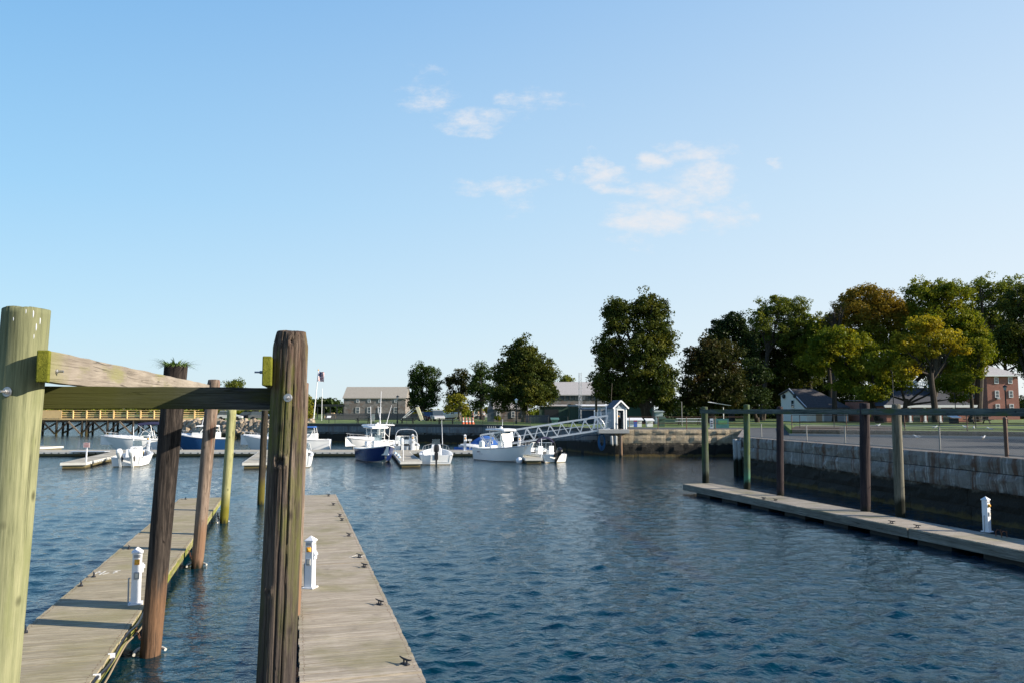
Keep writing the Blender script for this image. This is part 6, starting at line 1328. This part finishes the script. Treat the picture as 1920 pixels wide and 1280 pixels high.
def lamp(label, px, Y, ytop, gz=2.25, lit=False, r=.06):
    rt = thing('street_lamp', label, 'street lamp', (X(px,Y,gz),Y,gz), 0, 'lamp posts along the shore'); h = Z(ytop,Y)-gz; q = MB(); q.lathe([(r*2,0),(r*2,.3),(r*1.1,.5),(r,h-.5),(r*1.3,h-.48)], n=10); q.build('post', M['rail'], rt, smooth=True)
    q = MB(); q.lathe([(.10,h-.48),(.17,h-.15),(.16,h-.12)], n=8); q.build('lantern', M['trim'] if lit else M['grey'], rt); q = MB(); q.lathe([(.25,h-.14),(.2,h-.08),(.06,h+.02),(.02,h+.08)], n=10); q.build('lamp_cap', M['rail'] if not lit else M['trim'], rt, smooth=True); return rt
lamp('dark lamp post in front of the right end of the long stone building', 745,101,741); lamp('dark lamp post with a pale lantern in front of the round tree', 968,98,747, lit=True)
lamp('tall dark lamp post in front of the red brick house', 1888,80,722, 2.6)
# timber thing and boards on the seawall lawn
rt = thing('slide', 'white and yellow slanted chute standing on the lawn near the parked cars', 'chute', (X(786,125),125,2.25)); q = MB(); q.loft([[(-.6,0,2.2),(-.1,0,2.3),(-.1,.5,2.3),(-.6,.5,2.2)],[(.2,0,.1),(.75,0,.1),(.75,.5,.1),(.2,.5,.1)]]); q.build('chute', plain('cream_plastic',(.7,.66,.45),.5), rt)
for dx in (0,.9): q = MB(); q.bar((-2.4-dx*.5,.2,.5-dx*.2),(-.9-dx*.3,.2,1.6+dx*.3),.12,.12); q.build('beam', M['trim'], rt)
rt = thing('info_board', 'pale upright notice board on the seawall lawn', 'sign', (X(700,101),101,2.25)); q = MB(); q.box(0,0,.75,.42,.06,.9); q.build('board', plain('pale_board',(.45,.47,.42),.6), rt); q = MB(); q.box(0,.04,.4,.08,.06,.8); q.build('post', M['rail'], rt)
rt = thing('info_board', 'slanted white information panel near the flagpole', 'sign', (X(617,104),104,2.25)); q = MB(); q.box(0,0,.85,.5,.5,.04, M=Matrix.Rotation(.6,3,'X')); q.build('board', M['trim'], rt); q = MB(); q.box(0,.04,.4,.08,.06,.8); q.build('post', M['rail'], rt)
def picnic(label, px, Y, w=1.8, gz=2.25, mat='rail'):
    rt = thing('picnic_table', label, 'picnic table', (X(px,Y,gz),Y,gz), 0, 'picnic tables on the lawns'); q = MB(); q.box(0,0,.72,w,.7,.05); q.build('tabletop', M[mat], rt)
    for sg in (-1,1): q = MB(); q.box(0,sg*.65,.42,w,.26,.05); q.build('bench_seat', M[mat], rt); q = MB(); q.bar((sg*w*.38,-.6,0),(sg*w*.38,-.15,.7),.08,.08); q.bar((sg*w*.38,.6,0),(sg*w*.38,.15,.7),.08,.08); q.bar((sg*w*.38,-.65,.38),(sg*w*.38,.65,.38),.08,.08); q.build('leg', M['rail'], rt)
picnic('dark picnic table at the left end of the seawall lawn', 681,100); picnic('dark picnic table between the lamp post and the parked cars', 764,100); picnic('dark picnic table left of the striped cones', 836,98,2.2); picnic('white-topped picnic table on the lawn near the leftmost right-hand pile', 1292,92,3.0,mat='trim'); picnic('picnic table on the raised lawn in front of the hall', 1835,74,2.0,2.62)
def board_fence(label, px0, px1, Y, y1, gz=2.25):
    rt = thing('board_fence', label, 'fence', (X(px0,Y),Y,gz)); w = X(px1,Y)-X(px0,Y); h = Z(y1,Y)-gz; q = MB(); n_ = int(w/.2)
    for k in range(n_): q.box((k+.5)*w/n_,0,h/2+.04*sin(k*2.3),w/n_*.9,.04,h)
    q.build('board_panel', M['wood_fence'], rt)
board_fence('grey board fence in front of the long stone building', 610, 792, 150, 774); board_fence('low grey board fence behind the small stone house', 985, 1030, 108, 777)
# cones
for i, px in enumerate((868.5,874.5,880.5,886.5)):
    rt = thing('traffic_cone', ['leftmost striped orange cone on the seawall lawn','second striped cone from the left on the lawn','third striped cone from the left on the lawn','rightmost striped orange cone on the lawn'][i], 'traffic cone', (X(px,97,2.26),97,2.262), 0, 'striped cones on the seawall lawn')
    q = MB(); q.lathe([(.19,0),(.14,.25)], n=12); q.lathe([(.115,.42),(.085,.58)], n=12); q.lathe([(.07,.68),(.035,.85)], n=12); q.build('cone_band', M['orange'], rt); q = MB(); q.lathe([(.14,.25),(.115,.42)], n=12); q.lathe([(.085,.58),(.07,.68)], n=12); q.build('white_band', M['trim'], rt)
# cars
def car(label, px, Y, col, rz, L=4.5, Wd=1.8, H=1.55, gz=2.25):
    rt = thing('parked_car', label, 'car', (X(px,Y),Y,gz), RAD(rz), 'cars parked behind the lawns'); q = MB(); m_ = plain('car_paint_'+label.split()[0], col, .3, .1, .04)
    for y in (1,): 
        rings = [[(x,-Wd/2*k,z) for x,z,k in ((-L/2,.35,.94),(-L/2,.85,.96),(-L*.36,.95,1),(L*.25,.92,1),(L/2,.72,.93),(L/2,.35,.93))],[(x,Wd/2*k,z) for x,z,k in ((-L/2,.35,.94),(-L/2,.85,.96),(-L*.36,.95,1),(L*.25,.92,1),(L/2,.72,.93),(L/2,.35,.93))]]
    q.loft(rings); q.build('body', m_, rt, bevel=.05)
    q = MB(); q.loft([[(x,-Wd*.47,z) for x,z in ((-L*.44,.9),(L*.24,.9),(L*.08,H-.08),(-L*.36,H-.08))],[(x,Wd*.47,z) for x,z in ((-L*.44,.9),(L*.24,.9),(L*.08,H-.08),(-L*.36,H-.08))]]); q.build('window', M['pane'], rt, bevel=.03)
    q = MB(); q.box(-L*.14,0,H-.05,L*.44,Wd*.86,.07); q.build('roof', m_, rt, bevel=.02)
    for sx in (-1,1):
        for sy in (-1,1): q = MB(); q.lathe([(.1,-.11),(.33,-.1),(.33,.1),(.1,.11)], n=14, M=Matrix.Translation((sx*L*.31,sy*Wd*.44,.33)) @ Matrix.Rotation(pi/2,4,'X')); q.build('wheel', M['black'], rt)
    return rt
car('white pickup seen front on behind the seawall lawn', 820,126,(.6,.61,.62),-75,H=1.8); car('maroon car left of the white pickup behind the lawn', 801,130,(.12,.03,.03),-60); car('silver car far behind the small yellow tree', 905,165,(.45,.46,.48),10)
car('white car parked behind the rocks under the front beam', 432,140,(.6,.6,.6),5,H=1.7); car('black car parked behind the rocks under the front beam', 462,142,(.02,.02,.025),178); car('grey car parked behind the rocks near the yellow pile', 492,141,(.2,.2,.21),3)
bt = boat('white boat stored on land beside the small yellow tree', 842,150,8,4.6,2.0,.7,'white','cuddy',None,'white',1,0,rails=False); bt.location.z = 2.62
q = MB(); q.box(2.5,0,-.32,4.4,.9,.12); q.build('trailer_frame', M['steel'], bt)
# people near the cones
def person(label, px, Y, shirt, legs, lean=0.0, face=0.0, h=1.62, hair=(.05,.035,.02), gz=2.26):
    rt = thing('person', label, 'person', (X(px,Y,gz),Y,gz), face); k = h/1.75
    def skin(name, vs, es, rad, mat, par):
        me = bpy.data.meshes.new(name); me.from_pydata([(a*k,b*k,c*k) for a,b,c in vs], es, []); o = bpy.data.objects.new(name, me); COL.objects.link(o); o.parent = par; me.materials.append(mat)
        m_ = o.modifiers.new('skin','SKIN'); sk = me.skin_vertices[0].data
        for i, r_ in enumerate(rad): sk[i].radius = (r_*k, r_*k)
        sk[0].use_root = True; s2 = o.modifiers.new('sub','SUBSURF'); s2.levels = 1; s2.render_levels = 1; return o
    sk_ = plain('skin_tone', (.42,.25,.17), .6) if 'skin_tone' not in bpy.data.materials else bpy.data.materials['skin_tone']
    V = [(0,0,.95),(0,0,1.2),(0,0,1.42),(0,-.01,1.52),(0,-.02,1.64),(0,-.01,1.73),(.1,0,.9),(.12,-.02,.5),(.12,.02,.08),(.13,-.14,.03),(-.1,0,.9),(-.13,.06,.5),(-.13,.1,.08),(-.13,-.06,.03),(.19,0,1.4),(.25,.03,1.14),(.24,-.08,.9),(.235,-.13,.8),(-.19,0,1.4),(-.25,.0,1.13),(-.2,-.18,.98),(-.18,-.25,.95)]
    E = [(0,1),(1,2),(2,3),(3,4),(4,5),(0,6),(6,7),(7,8),(8,9),(0,10),(10,11),(11,12),(12,13),(2,14),(14,15),(15,16),(16,17),(2,18),(18,19),(19,20),(20,21)]
    Rd = [.13,.12,.13,.055,.10,.075,.085,.06,.045,.04,.085,.06,.045,.04,.055,.042,.032,.035,.055,.042,.032,.035]
    skin('body', V, E, Rd, sk_, rt)
    skin('shirt', [(0,0,.98),(0,0,1.2),(0,0,1.41),(.19,0,1.4),(.235,.02,1.2),(-.19,0,1.4),(-.235,0,1.2)], [(0,1),(1,2),(2,3),(3,4),(2,5),(5,6)], [.155,.145,.15,.075,.062,.075,.062], shirt, rt)
    skin('trousers', [(0,0,.93),(.1,0,.88),(.12,-.02,.5),(.12,.02,.14),(-.1,0,.88),(-.13,.06,.5),(-.13,.1,.14)], [(0,1),(1,2),(2,3),(0,4),(4,5),(5,6)], [.14,.10,.078,.06,.10,.078,.06], legs, rt)
    q = MB(); q.ball((0,.02*k,1.69*k),.108*k,(1,1,.85),10,7); q.build('hair', plain('hair_colour', hair, .8), rt, smooth=True); return rt
M['jeans'] = plain('dark_trousers', (.03,.035,.05), .9); M['shirtW'] = plain('white_shirt', (.6,.6,.6), .9); M['shirtG'] = plain('dark_green_shirt', (.02,.06,.04), .9); M['shirtT'] = plain('tan_shirt', (.35,.2,.13), .9)
person('person in a white shirt standing right of the striped cones', 907,128,M['shirtW'],M['jeans']); person('person in dark green clothes behind the rightmost striped cone', 897,130,M['shirtG'],M['jeans'],face=.6); person('person in a tan top standing behind the middle striped cones', 886,132,M['shirtT'],M['jeans'],face=-.5)
# boards by the granite wall, shade sail
rt = thing('map_board', 'teal map board on the quay behind the copper-green pile', 'sign', (X(1353,69.5,2.3),69.5,2.29)); q = MB(); q.box(0,0,.46,1.28,.07,.82); bd = q.build('board', plain('teal_map_panel',(.03,.13,.13),.5,0,.5,6), rt)
for sx in (-1,1): q = MB(); q.box(sx*.6,.05,.3,.07,.07,.6); q.build('leg', M['railG'], rt)
q = MB(); q.box(.1,-.04,.55,.8,.01,.35); q.build('map_print', plain('green_map_print',(.06,.20,.08),.5,0,.6,9), bd)
rt = thing('notice_board', 'narrow pale notice panel left of the teal map board', 'sign', (X(1334.5,69.3,2.3),69.3,2.29)); q = MB(); q.box(0,0,.46,.30,.07,.86); bd = q.build('board', plain('pale_notice',(.42,.48,.52),.5), rt); q = MB()
for k in range(3): q.box(0,-.04,.25+.2*k,.17,.01,.12)
q.build('text_block', M['bluebox'], bd)
rt = thing('info_sign', 'small blue poster with a red top on the white storage tank', 'sign', (X(1191.5,75,2.3),75,2.3)); q = MB(); q.box(0,0,.3,.34,.05,.55); bd = q.build('board', plain('blue_poster',(.05,.13,.42),.5), rt); q = MB(); q.box(0,-.01,.60,.34,.05,.1); q.build('red_band', M['red'], bd)
rt = thing('shade_sail', 'white tilted shade sail on a pole under the dark trees', 'canopy', (X(1357,84,2.3),84,2.27)); q = MB(); q.tube([(0,0,0),(0,0,2.0)],.04,6); q.build('pole', M['trim'], rt); q = MB(); h = Z(757,84)-2.27
q.add([(-1.8,-.6,h+.25),(.6,-.9,h-.12),(.5,1.0,h-.05),(-1.2,1.0,h+.28),(-1.8,-.6,h+.21),(.6,-.9,h-.15),(.5,1.0,h-.08),(-1.2,1.0,h+.25)],[(0,1,2,3),(7,6,5,4),(0,4,5,1),(1,5,6,2),(2,6,7,3),(3,7,4,0)]); q.build('sail', M['trim'], rt)
# gulls on the raised lawn and the quay
def gull(px, Y, z, rz, lab):
    rt = thing('gull', lab, 'gull', (X(px,Y,z),Y,z), rz, 'white gulls resting by the rubble wall'); q = MB(); rings = []
    for (x, zz, r_) in ((-.24,.17,.01),(-.14,.16,.05),(0,.15,.085),(.1,.17,.08),(.16,.22,.05),(.2,.27,.045),(.24,.28,.04),(.30,.265,.01)): rings.append([(x,cos(a)*r_,zz+sin(a)*r_) for a in [2*pi*k/8 for k in range(8)]])
    q.loft(rings); b_ = q.build('body', M['white'], rt, smooth=True); q = MB(); q.loft([[(x,cos(a)*r_,zz+sin(a)*r_*.5) for a in [2*pi*k/8 for k in range(8)]] for (x,zz,r_) in ((-.3,.18,.01),(-.1,.21,.09),(.08,.2,.07))]); q.build('wing', M['grey'], rt, smooth=True)
    for sy in (-1,1): q = MB(); q.tube([(0,sy*.035,0),(.01,sy*.035,.09)],.008,5); q.build('leg', M['yellow'], rt)
    rt.scale = (.75,.75,.75)
for i, (px, Y, z, rz, lab) in enumerate(((1843,43.2,2.27,.4,'gull on the asphalt in front of the kerb below the lamp post'),(1720,44,2.27,2.6,'gull on the asphalt right of the pale grey pile'),(1752,52,2.63,0,'gull on the lawn behind the thin fence post'),(1810,54,2.63,3,'gull on the lawn left of the tall lamp post'),(1826,50,2.63,1,'gull on the lawn nearest the rubble wall'),(1646,60,2.63,0,'gull on the shaded lawn between the black and pale piles'),(1858,47,2.63,2.5,'gull close behind the rubble wall near the thick post'))): gull(px,Y,z,rz,lab)
# trailer-cart on the lawn by the hall and shrub bed by the house
shed('small dark barbecue cart with a pale top on the lawn before the hall', 1786, 1797, 78, .7, 795, 783, M['rail'], M['trim'], name='cart', cat='cart', gz=2.62)
